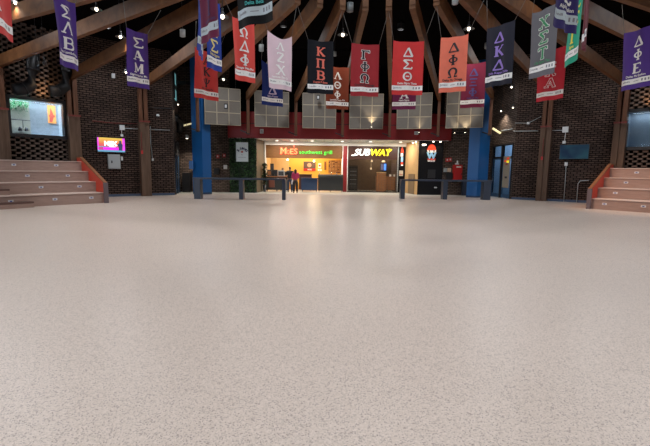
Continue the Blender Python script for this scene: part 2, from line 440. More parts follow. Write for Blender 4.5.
FL.poly(mb, [(HL[1] - .42, 3.8), (HL[1] - .3, 3.8), (HL[1] - .2, 4.1), (HL[1] - .34, 4.5)], -.57, -.565, 1)
tag(mb.build('poster', [flat('poster_orange', (.9, .35, .10), emit=(1, .4, .1), es=.6), flat('poster_red', (.75, .12, .08))]), 'orange and red poster inside the lit window on the left wall', 'poster')  # orange sheet has a glow put into its colour to stay bright

# gallery side walls, brick back walls, dark upper shell
mb = MB(); u = 0
SL0, SL1 = P(-31.2), Vector((-9.8, 28.1, 0)); SR0, SR1 = P(31.2), Vector((10.85, 28.1, 0))
DL = ((SL0 + (SL1 - SL0) * .15), (SL0 + (SL1 - SL0) * .85)); DR = ((SR0 + (SR1 - SR0) * .04), (SR0 + (SR1 - SR0) * .82))
wall_quad(mb, SL0, SL1, 3.3, WTOP, .2); wall_quad(mb, SL0, DL[0], 0, 3.3, .2); wall_quad(mb, DL[1], SL1, 0, 3.3, .2)
struct(mb.build('wall_gallery_left', 'brick2', origin=(0, 0, 0)))
mb = MB(); wall_quad(mb, SR0, SR1, 3.3, WTOP, .2); wall_quad(mb, SR0, DR[0], 0, 3.3, .2); wall_quad(mb, DR[1], SR1, 0, 3.3, .2)
struct(mb.build('wall_gallery_right', 'brick2', origin=(0, 0, 0)))
FG = front(GY)
hx0, _ = FG.hit(228, 136); hx1, _ = FG.hit(451, 139)
hedge0, _ = FG.hit(230, 170); hedge1, _ = FG.hit(256.5, 170)
wb0, _ = FG.hit(418, 170); wb1, _ = FG.hit(442.5, 170)
mb = MB(); 
wall_quad(mb, Vector((-9.95, GY + .1, 0)), Vector((hedge0, GY + .1, 0)), 0, 8.2, .3)
wall_quad(mb, Vector((wb1, GY + .1, 0)), Vector((11.0, GY + .1, 0)), 0, 8.2, .3)
struct(mb.build('wall_gallery_brick', 'brick2', origin=(0, 0, 0)))
mb = MB(); mb.box((hedge0, GY + .35, 3.9), (wb1, GY + .6, WTOP))
struct(mb.build('wall_gallery_upper', 'deck', origin=(0, 0, 0)))

# roof deck (black), drum and skylight
mb = MB(); n = 80; zi, zo = 8.5, 8.2; r0, r1 = 4.3, 20.3
vs = []
for i in range(n):
    a = 2*PI*i/n
    vs += [(CX + r0 * sin(a), CY + r0 * cos(a), zi), (CX + r1 * sin(a), CY + r1 * cos(a), zo), (CX + r0 * sin(a), CY + r0 * cos(a), zi + .3), (CX + r1 * sin(a), CY + r1 * cos(a), zo + .3), (CX + r0 * sin(a), CY + r0 * cos(a), 10.2)]
fs = []
for i in range(n):
    j = (i + 1) % n; fs += [(5*i, 5*j, 5*j+1, 5*i+1), (5*i+2, 5*i+3, 5*j+3, 5*j+2), (5*i, 5*i+4, 5*j+4, 5*j), (5*i+1, 5*j+1, 5*j+3, 5*i+3)]
mb.add(vs, fs); mb.add([(CX + 4.3 * sin(2*PI*i/n), CY + 4.3 * cos(2*PI*i/n), 10.2) for i in range(n)], [tuple(range(n))])
mb.box((-14, 24.2, 8.2), (16, 37, 8.4))
struct(mb.build('ceiling', 'deck', origin=(0, 0, 0)))
area('skylight', (CX, CY, 10.1), 8.0, 620, (.86, .93, 1), None, 'DISK')

# food court shell: header, ceiling, returns
mb = MB(); FG.box(mb, hx0, hx1, 3.64, 5.35, -.3, .02, 0); FG.box(mb, hx0, hx1, 4.56, 4.60, .02, .05, 1); FG.box(mb, hx0, hx1, 3.62, 3.68, -.3, .04, 0)
struct(mb.build('trim_1', ['red', 'black'], origin=(0, 0, 0)))
mb = MB(); 
mb.box((hx0 + .05, GY - .02, 3.60), (wb1 + .3, 35, 3.68)); mb.box((hx0 + .05, 30.5, 3.34), (wb1 + .3, 30.68, 3.60))
for i in range(12):
    y = GY + .6 + i * .6; mb.box((hx0 + .05, y, 3.592), (wb1 + .3, y + .03, 3.60), 1)
for i in range(24):
    x = hx0 + .4 + i * .6
    if x < wb1: mb.box((x, GY, 3.592), (x + .03, 30.5, 3.60), 1)
struct(mb.build('ceiling_food_court', ['white', 'grey'], origin=(0, 0, 0)))
SY = 30.6; FS = front(SY)
def X(px, Y=SY, py=165): return atY(px, py, Y).x
# left cream return wall and oak return wall on the right
mb = MB(); wall_quad(mb, Vector((hedge1, GY, 0)), Vector((X(265), SY, 0)), 0, 3.6, .12)
struct(mb.build('wall_cream_return', 'returnw', origin=(0, 0, 0)))
mb = MB(); wall_quad(mb, Vector((wb0, GY, 0)), Vector((X(405), SY + .2, 0)), 0, 3.6, .1)
struct(mb.build('wall_oak_return', 'oak', origin=(0, 0, 0)))
fo = Frame((X(405), SY + .2, 0), Vector((wb0 - X(405), GY - SY - .2, 0)), (0, -1, 0)); fo.n = Vector((fo.u.y, -fo.u.x, 0))
mb = MB(); L_ = (Vector((wb0, GY, 0)) - Vector((X(405), SY + .2, 0))).length
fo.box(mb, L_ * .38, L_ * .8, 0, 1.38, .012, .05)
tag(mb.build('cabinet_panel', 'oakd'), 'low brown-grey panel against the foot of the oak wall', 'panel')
mb = MB(); wall_quad(mb, Vector((wb0, GY, 0)), Vector((wb1, GY, 0)), 0, 3.62, .3)
struct(mb.build('wall_black_sign', 'wichblack', origin=(0, 0, 0)))

# Moe's bay and Subway bay shells
mx0, mx1 = X(265.5), X(342.5); sx0, sx1 = X(347.5), X(398)
mb = MB()
mb.box((mx0 - .1, 33.6, 0), (X(289, 33.6), 33.8, 3.42), 1); mb.box((X(289, 33.6), 33.6, 0), (mx1 + .1, 33.8, 3.42), 0)
mb.box((mx0 - .12, SY + .1, 0), (mx0, 33.8, 3.42), 1); mb.box((mx1, SY + .1, 0), (mx1 + .12, 33.8, 3.42), 0)
struct(mb.build('wall_grill_interior', ['yellow', 'palewood'], origin=(0, 0, 0)))
mb = MB(); mb.box((sx0 - .1, 33.9, 0), (sx1 + .1, 34.1, 3.42)); mb.box((sx0 - .12, SY + .2, 0), (sx0, 34, 3.42)); mb.box((sx1, SY + .2, 0), (sx1 + .12, 34, 3.42))
struct(mb.build('wall_sandwich_interior', 'mocha', origin=(0, 0, 0)))
zf = FS.hit(300, 158.2)[1]
mb = MB(); FS.box(mb, mx0, mx1, zf, 3.37, -.25, 0)
struct(mb.build('trim_2', 'fascia', origin=(0, 0, 0)))
zs_ = FS.hit(372, 159.5)[1]
mb = MB(); FS.box(mb, sx0, sx1, zs_, 3.42, -.25, -.02)
struct(mb.build('trim_3', 'fascia2', origin=(0, 0, 0)))
mb = MB(); FS.box(mb, X(342.5), X(348), 0, 3.42, -.4, 0, 0); FS.box(mb, X(342.3), X(343), 0, 3.42, 0, .03, 1); FS.box(mb, X(347.1), X(347.9), 0, 3.42, 0, .03, 1)
struct(mb.build('trim_4', ['red', 'white'], origin=(0, 0, 0)))
mb = MB(); FS.box(mb, X(397.6), X(405.2), 0, 3.42, -.4, .0, 0); FS.box(mb, X(397.4), X(398.4), 0, 3.3, 0, .04, 1)
struct(mb.build('trim_5', ['wichblack', 'grey'], origin=(0, 0, 0)))
mb = MB(); FS.box(mb, X(264.3), X(266), 0, 3.42, -.3, .04, 0); FS.box(mb, X(341.5), X(342.5), 0, zf, -.3, .02, 0)
struct(mb.build('trim_6', ['white'], origin=(0, 0, 0)))

# doors
def glazed_door(p, q, name, leafs, h, transom):
    d = q - p; f = Frame(p, d, (0, -1, 0)); f.n = Vector((f.u.y, -f.u.x, 0))
    if f.n.dot(Vector((CX, 15, 0)) - p) < 0: f.n = -f.n
    L = d.length; w = .09
    mb = MB(); f.box(mb, 0, L, h - w, h, -.12, .03); f.box(mb, 0, L, transom - w / 2, transom + w / 2, -.12, .03)
    for i in range(leafs + 1):
        c = min(max(L * i / leafs, w / 2), L - w / 2); f.box(mb, c - w * (.5 if i in (0, leafs) else .9), c + w * (.5 if i in (0, leafs) else .9), 0, h, -.12, .04)
    fr = struct(mb.build(name, 'black', origin=(0, 0, 0)))
    for i in range(leafs):
        a0 = L * i / leafs + .1; a1 = L * (i + 1) / leafs - .1
        g = MB(); f.box(g, a0 + .07, a1 - .07, .25, transom - .12, -.05, -.04); g.build('pane', 'glass', parent=fr, origin=(0, 0, 0))
        g = MB(); f.box(g, a0, a1, transom + .05, h - .1, -.05, -.04); g.build('pane', 'glass', parent=fr, origin=(0, 0, 0))
        g = MB(); f.box(g, a0, a0 + .07, 0.02, transom - .05, -.08, -.02); f.box(g, a1 - .07, a1, 0.02, transom - .05, -.08, -.02)
        f.box(g, a0, a1, .02, .25, -.08, -.02); f.box(g, a0, a1, transom - .12, transom - .05, -.08, -.02)
        lf = g.build('door_leaf', flat('door_blue', (.03, .09, .19), .4), parent=fr, origin=(0, 0, 0))
        g = MB(); g.tube([f.p(a1 - .12, .95, .0), f.p(a1 - .12, 1.25, .0)], .015); g.build('handle', 'chrome', parent=lf, origin=(0, 0, 0))
    return f
fdl = glazed_door(DL[0], DL[1], 'door_1', 2, 3.3, 2.45)
fdr = glazed_door(DR[0], DR[1], 'door_2', 2, 3.3, 2.5)
# vestibules behind the doors: pale blue wall and a cool light
for nm, x0, x1, pw in (('left', -15.5, -9.95, 60), ('right', 11.0, 16.5, 60)):
    mb = MB(); mb.box((x0, 30.0, -.05), (x1, 30.2, WTOP))
    xs = x1 if nm == 'left' else x0; mb.box((xs - .1, GY + .3, -.05), (xs + .1, 30.0, WTOP)); xs = x0 if nm == 'left' else x1; mb.box((xs - .1, 22, -.05), (xs + .1, 30.0, WTOP))
    struct(mb.build('wall_vestibule_' + nm, flat('vestibule_blue', (.16, .27, .42)), origin=(0, 0, 0)))
    c = ((x0 + x1) / 2, 28.6, 3.9); area('vestibule_daylight', c, 1.2, pw, (.65, .8, 1), ((x0 + x1) / 2, 30, 1.0))
    mb = MB(); mb.box((c[0] - .6, 28.0, 3.93), (c[0] + .6, 29.2, 3.99)); tag(mb.build('ceiling_light', 'bulbw'), 'square ceiling light in the lobby behind the %s glass doors' % nm, 'ceiling light')
# baseboard on the brick walls
for nm, sg in (('left', -1), ('right', 1)):
    mb = MB()
    for a, b in ((31.2, 36), (36, A45)):
        f = facet(sg * a, sg * b); f.box(mb, 0, f.len, 0, .13, 0, .025)
    struct(mb.build('baseboard_' + nm, flat('baseboard_blue', (.05, .08, .14)), origin=(0, 0, 0)))

# strip of daylight window high over the left door
mb = MB(); h0 = fdl.hit(173.8, 71, .04); h1 = fdl.hit(176.6, 101, .04); a0, a1 = sorted((h0[0], h1[0])); z0, z1 = h1[1], h0[1]; z1 = min(z1, 8.0)
fdl.box(mb, a0, a1, z0, z1, 0, .04)
w3 = struct(mb.build('window_3', flat('sky_strip', (.2, .45, .5), .2, emit=(.25, .62, .66), es=.4), origin=(0, 0, 0)))
mb = MB()
for q0_, q1_ in ((a0 - .1, a0), (a1, a1 + .1)): fdl.box(mb, q0_, q1_, z0, z1, 0, .08)
for zz in (z0 + (z1 - z0) * .45,): fdl.box(mb, a0, a1, zz - .12, zz + .12, 0, .08)
mb.build('window_frame', 'black', parent=w3, origin=(0, 0, 0))

# ================================================================== ROOF BEAMS
beam_lbl = {
 -8: 'timber roof beam passing over the far left edge, highest of the left beams',
 -7: 'timber roof beam whose post stands at the left edge beside the lit window',
 -6: 'timber roof beam whose post stands between the lit window and the bright television',
 -5: 'timber roof beam whose post stands right of the bright television',
 -4: 'timber roof beam whose short post hangs before the left blue column',
 -3: 'timber roof beam with hanging post between first and second ceiling tile panels',
 -2: 'timber roof beam with hanging post above the grill sign',
 -1: 'timber roof beam ending behind the brown hanging banner',
 0: 'timber roof beam seen straight on as a thin vertical line between two red banners',
 1: 'timber roof beam with hanging post right of the red triple-letter banner centre',
 2: 'timber roof beam with hanging post before the right blue column',
 3: 'timber roof beam whose post stands left of the dark blue television',
 4: 'timber roof beam whose post stands beside the top of the right seating steps',
 5: 'timber roof beam passing over the right edge above the purple banner',
 6: 'timber roof beam highest of the right beams, near the top right corner'}
for k in range(-8, 7):
    a = KA(k)
    root = thing('roof_beam', beam_lbl.get(k, 'timber roof beam outside the view on the %s' % ('left wall side' if k < 0 else 'right wall side')), 'roof beam', P(a, R, 0), 'radial timber roof beams')
    rd = (P(a, 1) - P(a, 0)).normalized(); tg = Vector((rd.y, -rd.x, 0)); W = .082; D = .46
    mb = MB(); p0 = P(a, R_IN, 0); p1 = P(a, R + .1, 0)
    vs = []
    for p, zl in ((p0, ZU_IN), (p1, ZU_OUT)):
        for s_ in (-1, 1):
            vs += [p + tg * W * s_ + Vector((0, 0, zl)), p + tg * W * s_ + Vector((0, 0, zl + D))]
    mb.add(vs, [(0, 2, 3, 1), (4, 5, 7, 6), (0, 1, 5, 4), (2, 6, 7, 3), (0, 4, 6, 2), (1, 3, 7, 5)])
    part(mb, 'beam', 'beam', root)
    mb = MB(); mb.bar(p0 + rd * .13 + Vector((0, 0, ZU_IN + .1)), p0 + rd * .13 + Vector((0, 0, 9.8)), .16, .3, up=rd)
    part(mb, 'riser', 'beam', root)
    hang = -4 <= k <= 2
    rp = R - .16
    if hang:
        mb = MB(); mb.bar(P(a, rp, 3.78), P(a, rp, ZU_OUT), .17, .22, up=rd); part(mb, 'post', 'post', root)
        mb = MB(); mb.bar(P(a, rp, 3.74), P(a, rp, 3.80), .19, .24, up=rd); q = P(a, rp, 3.82)
        mb.bar(q, q + rd * .9 + Vector((0, 0, .1)), .06, .1); mb.bar(q - tg * .05, q - tg * .45 + Vector((0, 0, .16)) + rd * .2, .05, .07)
        part(mb, 'bracket', 'black', root)
    else:
        mb = MB()
        mb.bar(P(a, rp - .05, 4.1) - tg * .15, P(a, rp - .05, ZU_OUT) - tg * .15, .18, .3, up=rd)
        mb.bar(P(a, rp - .05, 4.1) + tg * .12, P(a, rp - .05, ZU_OUT + .3) + tg * .12, .20, .3, up=rd)
        part(mb, 'post', 'post', root)
        mb = MB()
        mb.bar(P(a, rp - .08, 0) - tg * .14, P(a, rp - .08, 4.12) - tg * .14, .26, .44, up=rd)
        mb.bar(P(a, rp - .04, 0) + tg * .13, P(a, rp - .04, 4.10) + tg * .13, .26, .38, up=rd)
        part(mb, 'post_sleeve', 'post_low', root)
        mb = MB(); mb.bar(P(a, rp - .33, 4.08), P(a, rp - .33, 4.16), .56, .03, up=rd)
        part(mb, 'bracket', 'pipered', root)

# ================================================================== SEATING STEPS
def steps(sg, a_end, label, aisle):
    T, H, r0 = .95, .465, 15.2
    edge = [a_end] + [a for a in (54, 63, 72, 81) if a > a_end]
    root = thing('seating_steps', label, 'steps', P(sg * (a_end + 8), r0 + 1, 0))
    for t in range(4):
        mb = MB(); ri = r0 + T * t; z0, z1 = H * t, H * (t + 1)
        for (a, b) in zip(edge[:-1], edge[1:]):
            A, B = P(sg * a, ri), P(sg * b, ri); C_, D_ = P(sg * b, R - .56), P(sg * a, R - .56)
            for (zz0, zz1, mi, grow) in ((z0, z1 - .035, 0, 0), (z1 - .03, z1, 1, .035)):
                A2, B2 = P(sg * a, ri - grow), P(sg * b, ri - grow)
                vs = [v + Vector((0, 0, z)) for z in (zz0, zz1) for v in (A2, B2, C_, D_)]
                mb.add(vs, [(0, 1, 2, 3), (4, 5, 6, 7), (0, 1, 5, 4), (1, 2, 6, 5), (2, 3, 7, 6), (3, 0, 4, 7)], mi)
        ti = part(mb, 'tier', ['step', 'step_edge'], root)
        for pa in (a_end + 2.0 + t * .5, a_end + 7.3 + t * .5, a_end + 13.2 + t * .6, a_end + 19, a_end + 25):
            f = facet(sg * edge[0], sg * edge[1]) if pa < edge[1] else (facet(sg * edge[1], sg * edge[2]) if pa < edge[2] else facet(sg * edge[2], sg * edge[3]))
            e0, e1 = (edge[0], edge[1]) if pa < edge[1] else ((edge[1], edge[2]) if pa < edge[2] else (edge[2], edge[3]))
            q0, q1 = P(sg * e0, ri), P(sg * e1, ri); tt = (pa - e0) / (e1 - e0); c = q0.lerp(q1, tt) + Vector((0, 0, z0 + H * .55))
            u = (q1 - q0).normalized(); nn = f.n
            mb = MB(); mb.obox(c + nn * .012, u * .085, nn * .012, Vector((0, 0, .045)), 0); mb.obox(c + nn * .026, u * .04, nn * .003, Vector((0, 0, .022)), 1)
            mb.build('step_light', [flat('step_plate', (.62, .62, .64)), flat('step_lens', (.12, .14, .35), .2)], parent=ti, origin=root.location)
    # sloping side panel: red inside, brown cap, grey front post
    u = (P(sg * a_end, 2) - P(sg * a_end, 1)).normalized(); tg = Vector((u.y, -u.x, 0)) * (-sg)   # tg points away from the steps
    th = .07
    def q(r, z, s): return P(sg * a_end, r, z) + tg * s
    poly = [(r0 - .12, 0), (r0 - .12, .86), (r0 + 3 * T + .15, H * 4 + .16), (R - .56, H * 4 + .16), (R - .56, 0)]
    mb = MB(); n = len(poly); vs = [q(r, z, .0) for r, z in poly] + [q(r, z, th) for r, z in poly]
    mb.add(vs, [tuple(range(n)), tuple(range(n, 2*n))[::-1]] + [(i, i + n, (i+1) % n + n, (i+1) % n) for i in range(n)])
    part(mb, 'side_panel', 'redp', root)
    mb = MB()
    mb.bar(q(r0 - .14, .89, th / 2 + .03), q(r0 + 3 * T + .15, H * 4 + .19, th / 2 + .01), .13, .06)
    mb.bar(q(r0 + 3 * T + .15, H * 4 + .19, th / 2 + .03), q(R - .56, H * 4 + .19, th / 2 + .01), .13, .06)
    part(mb, 'cap', 'cap', root)
    mb = MB(); mb.obox(q(r0 - .17, .455, th / 2 + .01), u * .06, tg * .085, Vector((0, 0, .455))); part(mb, 'end_post', 'greyp', root)
    if aisle:
        for t in range(4):
            ri = r0 + T * t; d0 = .42; mb = MB(); aa = a_end + aisle + t * 1.55
            e = [aa] + [x for x in (63, 72, 81) if x > aa]
            for a, b in zip(e[:-1], e[1:]):
                A, B, C_, D_ = P(sg * a, ri - d0), P(sg * b, ri - d0), P(sg * b, ri), P(sg * a, ri)
                for (zz0, zz1, mi) in ((H * t, H * (t + .5) - .07, 0), (H * (t + .5) - .07, H * (t + .5), 1)):
                    vs = [v + Vector((0, 0, z)) for z in (zz0, zz1) for v in (A, B, C_, D_)]
                    mb.add(vs, [(0, 1, 2, 3), (4, 5, 6, 7), (0, 1, 5, 4), (1, 2, 6, 5), (2, 3, 7, 6), (3, 0, 4, 7)], mi)
            part(mb, 'aisle_step', ['step', 'stepd'], root)
    return root
steps(-1, 46.4, 'four tan seating tiers below the lit window, red and brown side panel', 10.8)
steps(1, 46.0, 'four orange-tan seating tiers below the grey window, bright red side panel', 20)

# ================================================================== BLUE COLUMNS
def column(pxl, pxm, pxr, label):
    Yf = 25.6; c0 = atY(pxm, 180, Yf); 
    # near corner c0, left and right corners slightly further
    Lc = atY(pxl, 180, Yf + .35); Rc_ = atY(pxr, 180, Yf + .35); bk = Lc + (Rc_ - c0)
    pts = [Vector((p.x, p.y, 0)) for p in (c0, Rc_, bk, Lc)]
    cen = sum(pts, Vector()) / 4
    root = thing('blue_column', label, 'column', cen, None)
    mb = MB(); vs = [p + Vector((0, 0, z)) for z in (0.0, 8.2) for p in pts]
    mb.add(vs, [(0, 1, 5, 4), (1, 2, 6, 5), (2, 3, 7, 6), (3, 0, 4, 7), (4, 5, 6, 7), (3, 2, 1, 0)])
    part(mb, 'shaft', 'blue', root)
    mb = MB(); 
    pp = [cen + (p - cen) * 1.03 for p in pts]
    vs = [p + Vector((0, 0, z)) for z in (0.0, .12) for p in pp]
    mb.add(vs, [(0, 1, 5, 4), (1, 2, 6, 5), (2, 3, 7, 6), (3, 0, 4, 7), (4, 5, 6, 7), (3, 2, 1, 0)])
    part(mb, 'plinth', 'bluec', root)
    return root, cen
column(193, 203, 211.5, 'bright blue column on the left, before the food court')
column(467, 477.5, 487.5, 'bright blue column on the right, beside the red cabinet')
# small blue box on the left column's side
f = front(25.7); mb = MB(); a0, z1 = f.hit(189.5, 161); a1, z0 = f.hit(193.2, 169); f.box(mb, a0, a1 + .03, z0, z1, -.1, .1)
tag(mb.build('junction_box', 'blue'), 'small blue box fixed to the left side of the blue column', 'box')

# ================================================================== CEILING TILE PANELS
plabel = ['grey tile panel left of all, beside the red header end', 'grey tile panel behind the navy banner', 'grey tile panel under the black banner and brown banner',
          'grey tile panel with a bright lamp glow below the dark red banner', 'grey tile panel behind the small maroon banner centre right', 'grey tile panel lit warm from below, right of the header']
for i in range(6):
    a = -22.5 + 9 * i; c = P(a, 19.22, 0); rd = (P(a, 1) - P(a, 0)).normalized(); f = Frame(c, (rd.y, -rd.x, 0), -rd)
    root = thing('acoustic_panel', plabel[i], 'panel', P(a, 19.22, 4.12), 'square tile panels hanging above the food court')
    w, zb, zt = 1.08, 4.24, 6.44
    mb = MB(); f.box(mb, -w, w, zb, zt, -.06, 0); part(mb, 'fabric', 'panelf', root)
    mb = MB()
    for j in range(4):
        x = -w + j * 2 * w / 3; f.box(mb, max(-w, x - .025), min(w, x + .025), zb, zt, 0, .02); z = zb + j * (zt - zb) / 3; f.box(mb, -w, w, max(zb, z - .025), min(zt, z + .025), 0, .021)
    part(mb, 'grid_frame', 'panelg', root)
    mb = MB(); mb.tube([f.p(-.8, zt, -.03), f.p(-.8, 8.2, -.03)], .012, 5); mb.tube([f.p(.8, zt, -.03), f.p(.8, 8.2, -.03)], .012, 5); part(mb, 'hanger', 'black', root)

# ================================================================== TABLES
def bar_table(pl, pr, feet, label):
    A = atZ(pl[0], pl[1], 1.02); B = atZ(pr[0], pr[1], 1.02)
    Y = atZ((feet[0][0] + feet[-1][0]) / 2, 199.2, 0).y
    x0, x1 = X(pl[0], Y, 178), X(pr[0], Y, 178)
    root = thing('bar_table', label, 'table', ((x0 + x1) / 2, Y, 0))
    zt = EYE - (178 - 166.2) / F * Y + .04; zt = 1.12
    mb = MB(); mb.box((x0, Y - .25, zt - .09), (x1, Y + .25, zt)); part(mb, 'tabletop', 'table', root)
    for (l, r) in feet:
        a, b = X(l, Y - .2, 190), X(r, Y - .2, 190)
        mb = MB(); mb.box((a, Y - .22, 0), (b, Y + .22, zt - .09)); part(mb, 'leg', 'table', root)
    return root
bar_table((194, 177), (285.3, 177), [(194, 200.5), (239, 243), (282, 285.3)], 'long slate standing-height table before the hedge wall and left blue column')
bar_table((400.8, 177), (490.8, 177), [(400.8, 405), (443, 447.5), (483.5, 490.8)], 'long slate standing-height table before the black wall and right blue column')

# ================================================================== SIGNS
def at(f, px, py): return f.hit(px, py)
t = thing('grill_sign', 'lit Moes southwest grill sign, red and green letters on brown fascia', 'sign', FS.p(*FS.hit(305, 152), .03))
mb = MB()
for ch, px, py, sz, sh in (('M', 283.4, 151.2, .66, .05), ('O', 288.3, 152.3, .38, 0), ('e', 291.8, 151.8, .58, 0), ('s', 295.7, 151.6, .58, 0)):
    a, z = FS.hit(px, py); FS.text(mb, ch.upper() if ch in 'Mes' else ch, a, z, sz, .06, .03, bold=.012, shear=sh)
FS.text(mb, "'", *FS.hit(294.0, 148.3), .6, .06, .03, bold=.02)
part(mb, 'red_lettering', 'neon_r', t)
mb = MB()
for ch, px, py, sz, sh in (('M', 283.4, 151.2, .66, .05), ('O', 288.3, 152.3, .38, 0), ('e', 291.8, 151.8, .58, 0), ('s', 295.7, 151.6, .58, 0)):
    a, z = FS.hit(px, py); FS.text(mb, ch.upper() if ch in 'Mes' else ch, a, z, sz * .95, .10, .004, bold=-.016, shear=sh)
part(mb, 'lettering_core', 'neon_y', t)
mb = MB(); a, z = FS.hit(315.8, 152.4); FS.text(mb, 'southwest grill', a, z, .37, .06, .02, bold=0, space=1.08)
part(mb, 'green_lettering', 'neon_g', t)

t = thing('sandwich_sign', 'lit white and yellow SUBWAY sign on dark brown fascia', 'sign', FS.p(*FS.hit(372, 153), .03))
a, z = FS.hit(361.9, 152.6)
mb = MB(); FS.text(mb, 'SUB', a + .0, z, .64, .06, .03, bold=.02, shear=.22)
FS.poly(mb, [(a - .78, z - .24), (a - .5, z - .24), (a - .5, z - .16), (a - .75, z - .16)], .04, .09); part(mb, 'white_lettering', 'neon_w', t)
a2, z2 = FS.hit(379.9, 152.9)
mb = MB(); FS.text(mb, 'WAY', a2 + .0, z2, .64, .06, .03, bold=.02, shear=.22)
FS.poly(mb, [(a2 + .62, z2 + .14), (a2 + .86, z2 + .22), (a2 + .64, z2 + .32)], .04, .09); part(mb, 'yellow_lettering', 'neon_yy', t)

# logo on the black wall: red cap, white spectacles, pale blue W, small words
M['l_red'] = mat('logo_red', (.85, .06, .02), .4, emit=(1, .07, .02), es=.35); M['l_white'] = mat('logo_white', (.85, .85, .82), .5, emit=(1, 1, 1), es=.3)  # logo colours carry a faint glow of their own to stay visible
M['l_blue'] = mat('logo_blue', (.30, .58, .85), .4, emit=(.4, .7, 1), es=.15)
def L(px, py): return FG.hit(px, py)
t = thing('wall_logo', 'red cap, glasses and pale blue W logo on the black wall', 'sign', FG.p(*L(431, 155), .02))
mb = MB(); 
cx_, cz = L(431.6, 148.6); rr_ = .27
FG.poly(mb, [(cx_ + rr_ * cos(PI * i / 12), cz - .05 + rr_ * 1.25 * sin(PI * i / 12)) for i in range(13)], .01, .05)
FG.poly(mb, [(cx_ - .33, cz - .10), (cx_ + .31, cz - .10), (cx_ + .28, cz - .03), (cx_ - .28, cz - .03)], .01, .06); part(mb, 'cap', 'l_red', t)
mb = MB(); cx2, c2 = L(431.6, 151.0)
for s_ in (-.15, .15):
    ring = []
    for i in range(12):
        t0, t1 = 2*PI*i/12, 2*PI*(i+1)/12
        FG.poly(mb, [(cx2 + s_ + .15*cos(t0), c2 + .10*sin(t0)), (cx2 + s_ + .15*cos(t1), c2 + .10*sin(t1)), (cx2 + s_ + .075*cos(t1), c2 + .045*sin(t1)), (cx2 + s_ + .075*cos(t0), c2 + .045*sin(t0))], .01, .05)
FG.poly(mb, [(cx2 - .08, c2 - .05), (cx2 + .08, c2 - .05), (cx2 + .05, c2 - .2), (cx2 - .05, c2 - .2)], .01, .04); part(mb, 'glasses', 'l_white', t)
mb = MB(); a, z = L(431.4, 156.0); FG.text(mb, 'W', a, z, .54, .03, .015, bold=.035); part(mb, 'letter_w', 'l_blue', t)
mb = MB(); a, z = L(431.3, 159.4); FG.text(mb, 'WHICH', a, z, .15, .02, .01, bold=.006); part(mb, 'red_words', 'l_red', t)
mb = MB(); a, z = L(431.1, 161.0); FG.text(mb, 'WICH', a, z, .15, .02, .01, bold=.006, space=1.3); part(mb, 'white_words', 'l_white', t)
mb = MB(); a, z = L(431, 174); FG.box(mb, a - .22, a + .28, z - .28, z + .3, .0, .05); tag(mb.build('wall_hatch', 'black'), 'black hatch panel low on the black wall under the logo', 'panel')
mb = MB(); a, z = L(435.5, 187.5); FG.box(mb, a - .09, a + .09, z - .04, z + .04, 0, .02); tag(mb.build('wall_socket', 'whiteg'), 'small pale socket near the foot of the black wall', 'socket')

# hedge wall
t = thing('hedge_wall', 'dark green artificial hedge wall holding the white poster', 'hedge', ((hedge0 + hedge1) / 2, GY, 0))
mb = MB(); mb.box((hedge0, GY - .02, 0), (hedge1, GY + .4, 3.6)); part(mb, 'backing', 'leafd', t)
mb = MB()
for i in range(3800):
    c = Vector((random.uniform(hedge0, hedge1), GY - random.uniform(.02, .13), random.uniform(.03, 3.6))); s_ = random.uniform(.04, .085)
    d = Vector((random.uniform(-1, 1), random.uniform(-1, .1), random.uniform(-1, 1))).normalized() * s_; e_ = d.cross(Vector((random.uniform(-1,1), 1, random.uniform(-1,1)))).normalized() * s_ * .6
    mb.add([c - d, c + e_, c + d, c - e_], [(0, 1, 2, 3)], 1 if random.random() < .15 else 0)
lf = part(mb, 'foliage', ['leaf', flat('leaf_light', (.04, .12, .025))], t); lf['kind'] = 'stuff'
FH = front(GY - .16)
t = thing('poster', 'white poster with arched dark lettering on the hedge wall', 'poster', FH.p(*FH.hit(242, 152), 0))
a0, z1 = FH.hit(235.9, 142.2); a1, z0 = FH.hit(248.2, 161.7)
mb = MB(); FH.box(mb, a0, a1, z0, z1, -.03, .0); part(mb, 'sheet', flat('poster_white', (.62, .70, .72)), t)
mb = MB(); am, zm = (a0 + a1) / 2, z0 + (z1 - z0) * .56
for i, ch in enumerate('JL SIM KG'):
    th = rad(62 - 124 * i / 8); vs, fs = text_mesh(ch, .20, .004, bold=.010)
    if vs: mb.add([FH.p(am + .33 * sin(-th) + v.x * cos(th) - v.y * sin(th), zm - .12 + .27 * cos(th) + v.x * sin(th) + v.y * cos(th), .006 + v.z) for v in vs], fs)
FH.text(mb, 'BBQ', am, zm - .26, .07, .004, .003); FH.box(mb, am - .25, am + .25, zm - .43, zm - .415, 0, .004)
part(mb, 'lettering', flat('ink_navy', (.02, .03, .09)), t)
mb = MB(); FH.disc(mb, am, zm - .07, .07, 0, .006); part(mb, 'emblem', flat('emblem_red', (.5, .08, .05)), t)

